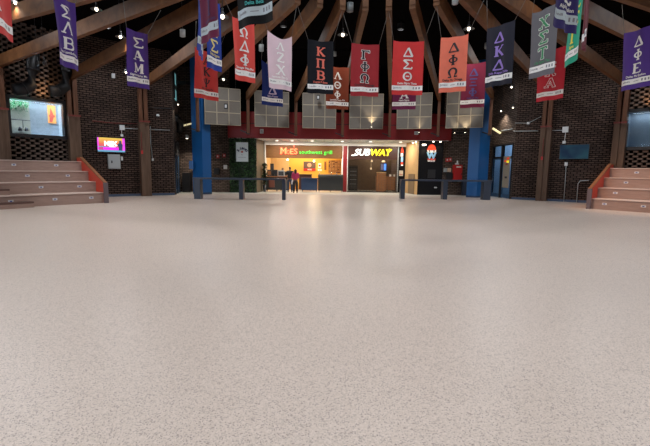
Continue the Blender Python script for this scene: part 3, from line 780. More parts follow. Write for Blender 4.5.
# vertical colour sign on the black pillar
t = thing('pillar_sign', 'narrow vertical red and blue sign on the black pillar', 'sign', FS.p(*FS.hit(401, 155), .01))
for (px0, py0, px1, py1, c) in ((401, 146.5, 403.4, 153, 'l_red'), (400.6, 153.2, 403, 156.5, 'l_white'), (401, 157, 403, 162, 'l_blue'), (400.8, 162.4, 403, 164.3, 'l_red'), (401, 164.6, 403, 165.8, 'l_white')):
    mb = MB(); a0, z1 = FS.hit(px0, py0); a1, z0 = FS.hit(px1, py1)
    if c == 'l_red' and py1 < 155: FS.poly(mb, [(a0, z0), (a1, z0), (a1, z0 + .2), ((a0 + a1) / 2, z1), (a0 + .02, z0 + .25)], .0, .03)
    else: FS.box(mb, a0, a1, z0, z1, 0, .03)
    part(mb, 'sign_block', c, t)
mb = MB(); a0, z1 = FS.hit(399.2, 170.5); a1, z0 = FS.hit(402.8, 176); FS.box(mb, a0, a1, z0, z1, 0, .03); FS.box(mb, a0 + .02, a1 - .02, z0 + .1, z0 + .14, .03, .034, 1)
tag(mb.build('notice', [flat('notice_cream', (.6, .55, .45)), 'redcab']), 'cream notice on the black pillar beside the closed sandwich shop', 'notice')

# ================================================================== GRILL INTERIOR
FI = front(33.58)
def panel(f, px0, py0, px1, py1, d0, d1, mb, mi=0):
    a0, z1 = f.hit(px0, py0); a1, z0 = f.hit(px1, py1); f.box(mb, a0, a1, z0, z1, d0, d1, mi); return a0, a1, z0, z1
t = thing('menu_poster', 'food poster with a red band on the yellow grill wall', 'poster', FI.p(*FI.hit(310, 166), 0))
mb = MB(); a0, a1, z0, z1 = panel(FI, 303.6, 161.5, 315.6, 171, 0, .03, mb); part(mb, 'picture', flat('pic_dark', (.10, .06, .05)), t)
mb = MB(); FI.disc(mb, (a0 + a1) / 2 - .02, z0 + (z1 - z0) * .62, .17, .03, .04, 0, 12); part(mb, 'bowl_image', flat('pic_tan', (.6, .32, .2)), t)
mb = MB(); FI.box(mb, a0, a1, z0, z0 + .2, .03, .04, 0); FI.text(mb, 'MOES', (a0 + a1) / 2, z0 + .1, .13, .042, .002, 1, bold=.005); part(mb, 'red_band', ['redcab', 'white'], t)
mb = MB(); panel(FI, 318.3, 163.3, 321.2, 168.2, 0, .02, mb); panel(FI, 318.8, 164.5, 320.6, 166.5, .02, .024, mb, 1)
tag(mb.build('notice', ['white', 'redcab']), 'white notice on the yellow wall right of the food poster', 'notice')
for (x0, x1) in ((317.8, 319.6), (320.1, 322)):
    mb = MB(); panel(FI, x0, 169, x1, 171, 0, .02, mb); tag(mb.build('notice', 'white'), 'small paper slip %s below the white notice' % ('left one' if x0 < 319 else 'right one'), 'notice')
t = thing('menu_picture', 'brown mosaic picture on the yellow wall at the right', 'picture', FI.p(*FI.hit(334, 167), 0))
mb = MB(); a0, a1, z0, z1 = panel(FI, 328.6, 160.3, 340.4, 173.2, 0, .03, mb); part(mb, 'backing', flat('pic_brown', (.16, .07, .03)), t)
mb = MB()
for i in range(8):
    for j in range(9):
        if random.random() < .75:
            ax = a0 + (i + .5) * (a1 - a0) / 8; az = z0 + (j + .5) * (z1 - z0) / 9; FI.box(mb, ax - .04, ax + .04, az - .03, az + .03, .03, .036)
part(mb, 'tiles', flat('pic_tiles', (.62, .36, .14)), t)
mb = MB(); panel(FI, 324.2, 161.5, 326.2, 170, 0, .05, mb); tag(mb.build('wall_clock_case', 'brownc'), 'narrow dark case on the yellow wall', 'case')

# counters
def counter(px0, px1, py_top, Y, label, m1, m2, roll=False, feet=True):
    x0, x1 = X(px0, Y, 180), X(px1, Y, 180); zt = atY((px0 + px1) / 2, py_top, Y).z
    root = thing('counter', label, 'counter', ((x0 + x1) / 2, Y + .3, 0))
    mb = MB(); mb.box((x0, Y, .12), (x1, Y + .55, zt - .06)); part(mb, 'body', m1, root)
    mb = MB()
    if roll: mb.tube([(x0, Y + .08, zt - .1), (x1, Y + .08, zt - .1)], .13, 10); mb.box((x0, Y + .05, zt - .07), (x1, Y + .6, zt))
    else: mb.box((x0 - .03, Y - .04, zt - .06), (x1 + .03, Y + .6, zt))
    part(mb, 'top', m2, root)
    if feet:
        nf = max(2, int((x1 - x0) / .7) + 1)
        for i in range(nf):
            for yy in (.08, .45):
                mb = MB(); xx = x0 + .08 + (x1 - x0 - .16) * i / (nf - 1); mb.tube([(xx, Y + yy, 0), (xx, Y + yy, .13)], .025); part(mb, 'foot', 'chrome', root)
    return root, x0, x1, zt
r1, bx0, bx1, bz = counter(301.2, 317.5, 178, 29.7, 'low blue counter unit in front of the grill', 'bluec', 'bluec')
r2, gx0, gx1, gz = counter(318, 343.2, 174.8, 29.7, 'long charcoal counter with rounded top edge in front of the grill', 'charc', 'charc', True)
r3, dx0, dx1, dz = counter(299, 311.5, 174.2, 31.2, 'dark brown counter behind the blue counter unit', 'fascia2', 'charc', False)
r4, cx0, cx1, cz_ = counter(265.5, 287.5, 176.2, 29.9, 'dark serving counter with a brown wooden top at the left of the grill', 'charc', 'brownc', False)
mb = MB(); a0, a1 = X(268.8, 29.85, 183), X(274.5, 29.85, 183); mb.box((a0, 29.86, .3), (a1, 29.9, .82)); part(mb, 'front_panel', flat('rust_panel', (.16, .05, .03)), r4)
mb = MB(); a0, a1 = X(284.2, 29.85, 183), X(287.2, 29.85, 183); mb.box((a0, 29.86, .2), (a1, 29.9, .9)); part(mb, 'front_panel', flat('olive_panel', (.13, .12, .10)), r4)
# glass guard posts on the charcoal counter
for i, px in enumerate((319.6, 331.2, 336.8, 340.6)):
    x = X(px, 29.95, 172); mb = MB(); mb.tube([(x, 29.95, gz), (x, 29.95, gz + .17)], .022); mb.tube([(x, 29.95, gz + .17), (x, 29.95, gz + .20)], .03)
    tag(mb.build('guard_post', 'chrome'), 'small metal post standing on the charcoal counter, %s' % ('at its left end', 'below the mosaic picture', 'second from its right end', 'at its right end')[i], 'post', 'metal posts on the charcoal counter')
# machines on the left counter
def machine(px0, py0, px1, Y, mats, label, name, extra=.2):
    x0, x1 = X(px0, Y, 172), X(px1, Y, 172); zt = atY((px0 + px1) / 2, py0, Y).z
    root = thing(name, label, 'machine', ((x0 + x1) / 2, Y + .2, cz_))
    mb = MB(); mb.box((x0, Y, cz_), (x1, Y + extra, zt)); part(mb, 'body', mats[0], root)
    mb = MB(); mb.box((x0 + .04, Y - .03, cz_ + .06), (x1 - .04, Y, zt - .08)); part(mb, 'front_plate', mats[1], root)
    mb = MB(); mb.tube([((x0 + x1) / 2, Y - .04, cz_ + .1), ((x0 + x1) / 2, Y - .12, cz_ + .06)], .025); part(mb, 'spout', 'chrome', root)
    return root, zt
machine(270.3, 163.6, 273.6, 30.26, ('black', 'darkgrey'), 'tall dark drink dispenser on the grill counter', 'drink_dispenser')
machine(267.2, 169.8, 271.6, 29.98, ('darkgrey', 'rustp') if 'rustp' in M else ('darkgrey', 'brownc'), 'small dispenser with a brown front at the counter end', 'drink_dispenser')
machine(272.6, 169.8, 277.3, 29.98, ('charc', 'black'), 'black food warmer in the middle of the grill counter', 'food_warmer')
machine(277.9, 170.2, 284.2, 29.98, ('grey', 'darkgrey'), 'grey steel food warmer nearest the two people', 'food_warmer')
# plant behind the frame at the left of the grill
t = thing('potted_plant', 'dark green potted plant at the left corner of the grill', 'plant', (X(264.4, 29.4), 29.4, 0))
mb = MB(); c = t.location; mb.tube([(c.x, c.y, 0), (c.x, c.y, .5)], [.09, .13], 12); part(mb, 'pot', 'darkgrey', t)
mb = MB()
for i in range(420):
    cc = c + Vector((random.gauss(0, .08), random.gauss(0, .08), .5 + random.random() ** .8 * 1.5)); s_ = .09
    d = Vector((random.uniform(-1, 1), random.uniform(-1, 1), random.uniform(-.6, 1))).normalized() * s_; e_ = d.cross(Vector((1, .4, .2))).normalized() * s_ * .4
    mb.add([cc - d, cc + e_, cc + d, cc - e_], [(0, 1, 2, 3)])
part(mb, 'foliage', 'leaf', t)
mb = MB(); mb.tube([(c.x, c.y, .45), (c.x, c.y, 1.7)], .02, 6); part(mb, 'stem', 'brownc', t)
# lamp pendants inside the grill
for px, py, lb in ((314, 161, 'bright warm lamp over the food poster'), (287.5, 159.5, 'small warm lamp above the left side of the grill')):
    p_ = atY(px, py, 32.6); t = thing('pendant_lamp', lb, 'lamp', p_)
    mb = MB(); mb.tube([p_ + Vector((0, 0, .12)), p_ + Vector((0, 0, .02))], [.04, .12], 12); part(mb, 'shade', 'chrome', t)
    mb = MB(); mb.tube([p_ + Vector((0, 0, .03)), p_ - Vector((0, 0, .03)), p_ - Vector((0, 0, .07))], [.05, .07, .03], 10); part(mb, 'bulb', 'bulb', t)
    mb = MB(); mb.tube([p_ + Vector((0, 0, .1)), Vector((p_.x, p_.y, 3.42))], .008, 5); part(mb, 'cord', 'black', t)
    point('grill_lamp_light', p_ - Vector((0, .15, .16)), 45 if px > 300 else 14, (1, .70, .36), .1)
area('grill_ceiling_light', ((mx0 + mx1) / 2, 32.2, 3.3), 3.2, 70, (1, .74, .42), None, 'RECTANGLE', .8)
mb = MB(); mb.box(((mx0 + mx1) / 2 - 1.6, 31.8, 3.33), ((mx0 + mx1) / 2 + 1.6, 32.6, 3.42)); tag(mb.build('ceiling_light', 'bulbw'), 'long ceiling light inside the grill above the counters', 'ceiling light')

# ================================================================== CLOSED SANDWICH SHOP
FB = front(33.88)
t = thing('drinks_cooler', 'dark glass-door drinks cooler inside the closed sandwich shop', 'cooler', (X(353, 32.9), 33.1, 0))
x0, x1 = X(348.6, 32.9, 175), X(357.6, 32.9, 175)
mb = MB(); mb.box((x0, 32.9, 0), (x1, 33.6, 1.95)); part(mb, 'body', 'black', t)
mb = MB(); mb.box((x0 + .06, 32.86, .2), (x1 - .06, 32.9, 1.7)); d_ = part(mb, 'door', 'darkgrey', t)
mb = MB()
for z in (.5, .85, 1.2, 1.5): mb.box((x0 + .1, 32.85, z), (x1 - .1, 32.86, z + .03))
mb.build('shelf', 'grey', parent=d_, origin=t.location)
t, kx0, kx1, kz = counter(376.4, 396, 176.6, 31.6, 'wooden service counter inside the closed sandwich shop', 'brownc', 'brownc', False)
mb = MB(); a0, a1 = X(376.6, 31.4, 180), X(385.8, 31.4, 180); zt = atY(381, 173, 31.4).z; mb.box((a0, 31.35, 0), (a1, 31.58, zt)); part(mb, 'tall_end', 'brownc', t)
mb = MB(); a0, a1 = X(377.4, 31.4, 180), X(386.3, 31.4, 180); mb.box((a0 - .05, 31.3, zt), (a1 - .02, 31.65, zt + .05)); part(mb, 'ledge', 'palewood', t)
t = thing('menu_screen', 'glowing blue screen inside the closed sandwich shop', 'screen', FB.p(*FB.hit(384, 167), .1))
mb = MB(); a0, z1 = FB.hit(380.4, 163.4); a1, z0 = FB.hit(386.2, 170.8); FB.box(mb, a0, a1, z0, z1, .02, .1); part(mb, 'housing', 'black', t)
mb = MB(); FB.box(mb, a0 + (a1 - a0) * .58, a1 - .03, z0 + .04, z1 - .03, .1, .11); part(mb, 'screen', flat('scr_blue', (.1, .3, .9), emit=(.08, .3, 1), es=1.3), t)
mb = MB(); FB.box(mb, a0 + .03, a0 + (a1 - a0) * .5, z0 + .04, z1 - .03, .1, .11); part(mb, 'dim_screen', flat('scr_dim', (.15, .15, .25), emit=(.12, .14, .3), es=.5), t)
for px, py, lb in ((383.5, 161.3, 'cream ceiling lamp above the blue screen'), (371, 168.6, 'small round glowing lamp in the closed sandwich shop'), (371.8, 160.9, 'small pale lamp near the sandwich shop fascia')):
    p_ = atY(px, py, 33.0); mb = MB(); w = .17 if px > 380 else .08; mb.tube([p_ + Vector((0, 0, .08)), p_ + Vector((0, 0, -.03)), p_ - Vector((0, 0, .08))], [w * .6, w, w * .7], 12)
    mb.tube([p_ + Vector((0, 0, .06)), Vector((p_.x, p_.y, 3.42))], .008, 5)
    tag(mb.build('lamp', flat('lamp_cream', (.5, .42, .3), emit=(1, .75, .45), es=.5)), lb, 'lamp')
for i, (px, py) in enumerate(((390.3, 175.4), (394.4, 175.4))):
    x = X(px, 31.8, 175); mb = MB(); mb.tube([(x, 31.8, kz + .002), (x, 31.8, kz + .14), (x, 31.8, kz + .16)], [.07, .08, .05], 10); tag(mb.build('cup_stack', 'white'), 'white cup stack on the wooden counter, %s' % ('the left one' if i == 0 else 'the right one'), 'cups')
point('shop_glow', (X(378, 32.4), 32.3, 2.9), 75, (1, .78, .5), .2)
# roll-down grille
t = thing('security_grille', 'closed see-through metal grille across the sandwich shop front', 'grille', ((sx0 + sx1) / 2, SY - .05, 0))
mb = MB(); z = .1
while z < zs_: mb.bar((sx0, SY - .1, z), (sx1, SY - .1, z), .014); z += .16
x = sx0 + .1
while x < sx1: mb.bar((x, SY - .1, 0.02), (x, SY - .1, zs_), .010); x += .22
part(mb, 'mesh_curtain', flat('grille_metal', (.12, .09, .07), .4, metal=.5), t)
mb = MB(); mb.box((sx0, SY - .14, 0), (sx1, SY - .06, .07)); part(mb, 'bottom_rail', 'black', t)

# gallery ceiling lights and wash
lab = ['over the hedge wall', 'left of the grill sign', 'above the grill sign', 'above the middle pillar', 'above the sandwich sign', 'beside the oak wall']
for i, px in enumerate((277, 292, 312, 342, 370, 400)):
    x = X(px, 29.4); mb = MB(); mb.tube([(x, 29.4, 3.55), (x, 29.4, 3.60)], .09, 14)
    tag(mb.build('ceiling_light', flat('recess_glow', (1, 1, 1), emit=(1, .93, .82), es=2)), 'round recessed ceiling light ' + lab[i], 'ceiling light', 'recessed lights in the food court ceiling')
    area('downlight', (x, 29.35, 3.53), .24, 58, (1, .93, .82), None, 'DISK')
for i, (px, py) in enumerate(((424.2, 144.2), (433.5, 141.2), (440.5, 141.4), (413, 142.3), (416, 141.8))):
    Y = GY - .32 if i < 3 else GY + .5
    if i >= 3: p_ = atY(px, py, Y)
    else: p_ = atY(px, py, Y)
    t = thing('spotlight', ['bright round spotlight beside the red cap logo', 'small spotlight above the red cap logo', 'small spotlight at the black wall right corner', 'small lamp above the oak wall, left of two', 'small lamp above the oak wall, right of two'][i], 'lamp', p_)
    mb = MB(); r_ = .13 if i == 0 else .05; mb.tube([p_ + Vector((0, .0, .10)), p_ + Vector((0, 0, .0))], [r_ * .8, r_], 10); mb.tube([p_ + Vector((0, 0, .08)), Vector((p_.x, p_.y, 3.5))], .012, 5); part(mb, 'housing', 'black', t)
    mb = MB(); mb.tube([p_, p_ - Vector((0, 0, .05)), p_ - Vector((0, 0, .09 if i == 0 else .06))], [r_, r_ * 1.1, r_ * .5], 10); part(mb, 'lens', 'bulb', t)
    spot('spot_beam', p_ - Vector((0, .05, .10)), Vector((p_.x + (.25 if i == 0 else 0), GY, 2.4)) if i < 3 else p_ - Vector((.2, -.4, 2)), 40 if i == 0 else 14, (1, .8, .55), 100)

# ================================================================== BRICK WALL FIXTURES IN THE GALLERY
FW = front(GY + .1)
def wallbox(f, px0, py0, px1, py1, d, name, m_, label, cat, extra=None, group=None):
    a0, z1 = f.hit(px0, py0); a1, z0 = f.hit(px1, py1)
    if name == 'waste_bin': z0 = 0
    mb = MB(); f.box(mb, a0, a1, z0, z1, 0, d); ms = [m_]
    if extra: extra(mb, a0, a1, z0, z1, d); ms += extra.mats
    o = mb.build(name, ms); return tag(o, label, cat, group)
def ex(mats):
    def deco(fn): fn.mats = mats; return fn
    return deco
@ex(['white'])
def lbl(mb, a0, a1, z0, z1, d): FW.box(mb, a0 + (a1-a0)*.28, a0 + (a1-a0)*.82, z1 - .12, z1 - .06, d, d + .006, 1)
# red cabinet: body, door, label
t = thing('red_cabinet', 'red steel cabinet on the brick wall beside the right blue column', 'cabinet', FW.p(*FW.hit(457, 180), 0))
mb = MB(); a0, z1 = FW.hit(452.8, 164.8); a1, z0 = FW.hit(460.4, 180.6); FW.box(mb, a0, a1, z0, z1, 0, .3); part(mb, 'body', 'redcab', t)
mb = MB(); FW.box(mb, a0 + .03, a1 - .03, z0 + .03, z1 - .03, .3, .32); d_ = part(mb, 'door', 'redcab', t)
mb = MB(); FW.box(mb, a0 + .15, a1 - .1, z1 - .18, z1 - .11, .32, .325); mb.build('name_plate', 'white', parent=d_, origin=t.location)
mb = MB(); FW.box(mb, a1 - .08, a1 - .05, z0 + .35, z0 + .5, .32, .36); mb.build('handle', 'black', parent=d_, origin=t.location)
mb = MB(); zc = z1; a = (a0 + a1) / 2 - .05; mb.tube([FW.p(a, zc, .15), FW.p(a, zc + .12, .15)], .13, 10); mb.tube([FW.p(a + .02, zc + .12, .15), FW.p(a + .02, zc + .28, .15)], .05, 10)
tag(mb.build('soap_bottle', 'whiteg'), 'pale plastic bottle standing on top of the red cabinet', 'bottle')
def strobe(f, px, py, s, label):
    a, z = f.hit(px, py); t = thing('fire_alarm', label, 'fire alarm', f.p(a, z, 0))
    mb = MB(); f.box(mb, a - s, a + s, z - s * 1.3, z + s * 1.3, 0, .06); part(mb, 'housing', 'redcab', t)
    mb = MB(); f.box(mb, a - s * .4, a + s * .4, z - s * .5, z + s * .6, .06, .09); part(mb, 'strobe', 'whiteg', t)
strobe(FW, 447, 160, .10, 'red fire alarm at the left above the notices by the red cabinet'); strobe(FW, 450, 159.6, .10, 'red fire alarm right of its twin, above the red cabinet')
strobe(FW, 217.9, 156.5, .09, 'red fire alarm higher on the brick wall left of the hedge'); strobe(FW, 224.3, 155.6, .09, 'red fire alarm nearest to the hedge wall')
wallbox(FW, 443.6, 168, 446.8, 172, .04, 'notice', 'grey', 'grey notice on the brick wall above the black box', 'notice')
wallbox(FW, 447.4, 168, 450.8, 172, .04, 'notice', flat('notice_tan', (.55, .42, .32)), 'tan notice on the brick wall above the black box', 'notice')
wallbox(FW, 445.8, 172.8, 451.4, 178.9, .25, 'black_box', 'black', 'black box on the brick wall left of the red cabinet', 'box')
wallbox(FW, 223.6, 165, 227.2, 169, .03, 'notice', 'whiteg', 'white notice on the brick wall beside the hedge', 'notice')
wallbox(FW, 214.5, 168, 219.6, 174.5, .2, 'black_box', 'black', 'dark box on the brick wall right of the left blue column', 'box')
wallbox(FW, 452, 132, 466, 134, .05, 'cable_tray', 'black', 'black cable tray along the top of the brick wall', 'tray')
# dado band on the brick right: dark bench backs behind the table
wallbox(FW, 461.5, 180, 466.5, 192, .3, 'waste_bin', 'table', 'dark blue bin behind the right table', 'bin')
wallbox(FW, 184.5, 172.5, 192.5, 191, .5, 'waste_bin', 'black', 'black bin between left glass door and blue column', 'bin')

# poster in the right door
f = fdr; a0, z1 = f.hit(504.3, 156.5, .05); a1, z0 = f.hit(508.6, 188, .05)
t = thing('door_banner', 'tall narrow white banner with red and yellow top in the glass doorway', 'banner', f.p(a0, z0, .08))
mb = MB(); f.box(mb, min(a0, a1), max(a0, a1), z0, z1, .06, .08); part(mb, 'sheet', 'cream', t)
lo, hi = min(a0, a1), max(a0, a1)
for i, (c, u0, v0) in enumerate((('l_red', .5, .82), ('neon_yy', .15, .80), ('l_red', .15, .90), ('emblem_red', .3, .72), ('black', .3, .30))):
    mb = MB(); f.box(mb, lo + (hi - lo) * u0, lo + (hi - lo) * (u0 + .35), z0 + (z1 - z0) * v0, z0 + (z1 - z0) * (v0 + .06), .08, .084); part(mb, 'printed_block', c, t)

# ================================================================== WALL FIXTURES ON THE HALL WALLS
FTL = facet(-A45, -36); FTR = facet(36, A45); FTR0 = facet(31.2, 36); FTL0 = facet(-36, -31.2)
def tv(f, pts, label, mats, pic):
    h = [f.hit(x, y, .15) for x, y in pts]
    a0 = min(a for a, z in h); a1 = max(a for a, z in h); zm = sum(z for a, z in h) / 4
    hh = (a1 - a0) * .5625 / 2
    t = thing('television', label, 'television', f.p((a0 + a1) / 2, zm - hh, .1))
    mb = MB(); f.box(mb, a0, a1, zm - hh, zm + hh, .10, .15); part(mb, 'housing', 'black', t)
    mb = MB(); f.box(mb, a0 + .2, a1 - .2, zm - .15, zm + .15, 0, .10); part(mb, 'wall_mount', 'black', t)
    pic(t, f, a0 + .025, a1 - .025, zm - hh + .025, zm + hh - .025, .15)
    return t
def pic_left(t, f, a0, a1, z0, z1, d):
    w, h = a1 - a0, z1 - z0
    m_ = bpy.data.materials.new('tv_picture'); m_.use_nodes = True; nt = m_.node_tree; b = nt.nodes['Principled BSDF']
    uv = nt.nodes.new('ShaderNodeUVMap'); sx = nt.nodes.new('ShaderNodeSeparateXYZ'); nt.links.new(uv.outputs['UV'], sx.inputs[0])
    r = nt.nodes.new('ShaderNodeValToRGB'); e = r.color_ramp.elements; e[0].position = .1; e[0].color = (.65, .03, .42, 1); e[1].position = .95; e[1].color = (.95, .62, .10, 1); q = e.new(.55); q.color = (.9, .16, .10, 1)
    nt.links.new(sx.outputs[1], r.inputs[0]); nt.links.new(r.outputs[0], b.inputs['Emission Color']); b.inputs['Emission Strength'].default_value = .95; b.inputs['Base Color'].default_value = (.02, .02, .02, 1)
    mb = MB(); vs = [f.p(a0, z0, d + .003), f.p(a1, z0, d + .003), f.p(a1, z1, d + .003), f.p(a0, z1, d + .003)]
    mb.add(vs, [(0, 1, 2, 3)], uvs=[[(0, 0), (1, 0), (1, 1), (0, 1)]])
    sc = part(mb, 'screen', m_, t)
    def sub(nm, c, es, fn):
        mb = MB(); fn(mb); mb.build(nm, flat('tv_' + nm, c, emit=c, es=es), parent=sc, origin=t.location)
    sub('side_bars', (.62, .05, .62), 1, lambda mb: (f.box(mb, a0, a0 + w * .05, z0, z1, d + .004, d + .006), f.box(mb, a1 - w * .09, a1, z0, z1, d + .004, d + .006)))
    sub('lower_band', (.75, .02, .75), 1, lambda mb: f.box(mb, a0 + w * .2, a0 + w * .78, z0 + h * .15, z0 + h * .32, d + .004, d + .006))
    sub('ticker', (.10, .28, .42), 1, lambda mb: (f.box(mb, a0, a1, z0, z0 + h * .12, d + .004, d + .007), f.box(mb, a0, a0 + w * .55, z0 + h * .33, z0 + h * .38, d + .004, d + .007)))
    sub('title', (1, 1, 1), 1.1, lambda mb: f.text(mb, 'NEX', a0 + w * .47, z0 + h * .58, h * .42, d + .008, .002, bold=.02))
    sub('subtitle', (.9, .8, .9), 1, lambda mb: f.box(mb, a0 + w * .42, a0 + w * .65, z0 + h * .34, z0 + h * .40, d + .008, d + .010))
    def man(mb):
        f.poly(mb, [(a0 + w * .76, z0 + h * .12), (a0 + w * .76, z0 + h * .45), (a0 + w * .72, z0 + h * .35), (a0 + w * .73, z0 + h * .55), (a0 + w * .79, z0 + h * .66), (a0 + w * .87, z0 + h * .66), (a0 + w * .92, z0 + h * .52), (a0 + w * .90, z0 + h * .35), (a0 + w * .88, z0 + h * .12)], d + .008, d + .011)
        f.disc(mb, a0 + w * .83, z0 + h * .74, h * .085, d + .008, d + .012)
    sub('presenter', (.03, .05, .12), .5, man)
tv(FTL, [(97.3, 135.7), (125, 138.4), (125, 153.2), (97.3, 152.2)], 'bright television showing an orange and magenta programme on the brick wall', None, pic_left)
def pic_right(t, f, a0, a1, z0, z1, d):
    m_ = mat('screen_dim', (.01, .02, .04), .25, emit=(.02, .075, .13), es=.22, noise=None)
    nt = m_.node_tree; b = nt.nodes['Principled BSDF']; b.inputs['Specular IOR Level'].default_value = .1; b.inputs['Roughness'].default_value = .5; tc = nt.nodes.new('ShaderNodeTexCoord'); n = nt.nodes.new('ShaderNodeTexNoise'); n.inputs['Scale'].default_value = 1.2
    r = nt.nodes.new('ShaderNodeValToRGB'); r.color_ramp.elements[0].position = .35; r.color_ramp.elements[1].position = .65; r.color_ramp.elements[0].color = (.012, .03, .085, 1); r.color_ramp.elements[1].color = (.05, .17, .21, 1)
    nt.links.new(tc.outputs['Object'], n.inputs['Vector']); nt.links.new(n.outputs['Fac'], r.inputs[0]); nt.links.new(r.outputs[0], b.inputs['Emission Color'])
    mb = MB(); f.box(mb, a0, a1, z0, z1, d, d + .004); part(mb, 'screen', m_, t)
tv(FTR, [(560, 145), (588.5, 143.8), (588.5, 159.3), (560, 159)], 'dark blue switched-down television on the right brick wall', None, pic_right)

@ex(['black', 'chrome'])
def pan(mb, a0, a1, z0, z1, d):
    FTL.box(mb, a0 + .05, a1 - .05, z0 + .05, z1 - .05, d, d + .01, 0); FTL.box(mb, a0 + .14, a0 + .19, (z0 + z1) / 2 - .08, (z0 + z1) / 2 + .04, d + .01, d + .03, 1)
t = thing('electrical_panel', 'pale grey electrical panel below the bright television', 'panel', FTL.p(*FTL.hit(113, 168), 0))
a0, z1 = FTL.hit(107.2, 154.2); a1, z0 = FTL.hit(120, 168.8)
mb = MB(); FTL.box(mb, a0, a1, z0, z1, 0, .14); part(mb, 'body', 'grey', t)
mb = MB(); FTL.box(mb, a0 + .04, a1 - .04, z0 + .04, z1 - .04, .14, .155); d_ = part(mb, 'door', 'grey', t)
mb = MB(); FTL.box(mb, a0 + .14, a0 + .20, (z0+z1)/2 - .08, (z0+z1)/2 + .05, .155, .175); mb.build('latch', 'black', parent=d_, origin=t.location)
wallbox(FTL, 120.6, 156.5, 122.6, 160.5, .08, 'junction_box', 'whiteg', 'small pale box at the right edge of the electrical panel', 'box')
wallbox(FTL, 119.2, 125, 124.3, 130.2, .10, 'junction_box', 'whiteg', 'white square box above the bright television', 'box')
wallbox(FTL, 120.4, 134, 123, 136.6, .06, 'junction_box', 'whiteg', 'tiny white box touching the top of the bright television', 'box')
wallbox(FTL, 111.3, 73.6, 114.6, 78.4, .12, 'wall_speaker', 'whiteg', 'small white speaker high on the left brick wall', 'speaker')
wallbox(FTR, 563, 127, 568.3, 132.3, .10, 'junction_box', 'whiteg', 'white square box above the dark blue television', 'box')
wallbox(FTR, 562.8, 141, 565.6, 143.6, .06, 'junction_box', 'whiteg', 'tiny white box touching the top of the dark blue television', 'box')
wallbox(FTR, 564.9, 162.3, 567.6, 165.7, .06, 'junction_box', 'whiteg', 'tiny white box below the dark blue television', 'box')
wallbox(FTL0, 151.6, 158.3, 153.7, 160.8, .05, 'wall_socket', 'whiteg', 'small white socket at the end of the thin vertical conduit', 'socket')
def pipe(f, pts, r, m_, name, label, cat='pipe'):
    mb = MB(); mb.tube([f.p(*f.hit(x, y, .05), .05) for x, y in pts], r, 6); return tag(mb.build(name, m_), label, cat)
pipe(FTL, [(121.6, 130), (121.7, 134.2)], .015, 'whiteg', 'conduit', 'short white conduit between the two boxes over the bright television')
pipe(FTL, [(124, 128.2), (139, 129)], .02, 'grey', 'conduit', 'grey conduit running from the white box towards the left wooden post')
pipe(FTL0, [(147, 129.3), (170, 130.2)], .022, 'grey', 'conduit', 'grey conduit right of the post left of the glass door')
pipe(FTL0, [(150.3, 126.2), (150.8, 143), (152.4, 158.5)], .018, 'grey', 'conduit', 'thin vertical conduit ending at the small white socket')
pipe(FTL, [(92, 120.8), (110, 122.8), (138, 123.8)], .018, 'pipered', 'fire_pipe', 'thin dark red fire pipe high on the left brick wall')
pipe(FTL0, [(146.5, 107.5), (170.5, 108.5)], .025, 'darkgrey', 'conduit', 'dark conduit above the dome camera on the left wall')
pipe(FTR0, [(513.5, 131.2), (538, 131)], .022, 'grey', 'conduit', 'grey conduit left of the right wooden post')
pipe(FTR, [(545.5, 130.6), (563.2, 130.3)], .02, 'grey', 'conduit', 'grey conduit between the right post and the white box')
pipe(FTR, [(565.7, 132.2), (564.5, 141.2)], .015, 'whiteg', 'conduit', 'short white conduit over the dark blue television')
pipe(FTR, [(566.1, 165.7), (565.3, 180), (563.6, 202.5)], .016, 'grey', 'conduit', 'long thin conduit running down to the floor below the dark blue television')
pipe(FTR, [(576.6, 202.5), (578, 183.5), (580.5, 180.8), (589, 180.3)], .022, 'grey', 'conduit', 'bent grey conduit beside the right red side panel')
pipe(FTR0, [(515, 122.9), (528, 123.3), (541.2, 116.4)], .015, 'grey', 'conduit', 'thin slanted conduit carrying the right dome camera')
def dome(f, px, py, label):
    a, z = f.hit(px, py, .1); t = thing('dome_camera', label, 'camera', f.p(a, z, .0))
    mb = MB(); mb.tube([f.p(a, z, 0), f.p(a, z, .12)], .03, 6); part(mb, 'bracket', 'whiteg', t)
    mb = MB(); mb.tube([f.p(a, z + .06, .12), f.p(a, z, .12), f.p(a, z - .06, .12)], [.06, .09, .07], 10); part(mb, 'ring', 'whiteg', t)
    mb = MB(); mb.tube([f.p(a, z - .06, .12), f.p(a, z - .11, .12)], [.06, .03], 8); part(mb, 'dome', 'black', t)
dome(FTL0, 157.8, 115.3, 'small dome camera on the left wall near the glass door'); dome(FTR0, 528.3, 123.3, 'small dome camera on the right wall on a slanted conduit')
pal = lambda f, px, py: None
for a, px, py, lb in ((-36, 142, 152.2, 'small red pull station on the left wooden post'), (36, 542, 158.3, 'small red pull station on the right wooden post')):
    rd = (P(a, 1) - P(a, 0)).normalized(); ff = Frame(P(a, R - .5), (rd.y, -rd.x, 0), -rd); a_, z_ = ff.hit(px, py); a_ = max(-.25, min(.25, a_))
    mb = MB(); ff.box(mb, a_ - .05, a_ + .05, z_ - .09, z_ + .09, -.06, .05, 0); ff.box(mb, a_ - .012, a_ + .012, z_ + .09, z_ + 1.1, -.04, .02, 1)
    tag(mb.build('pull_station', ['redcab', 'pipered']), lb, 'fire alarm')

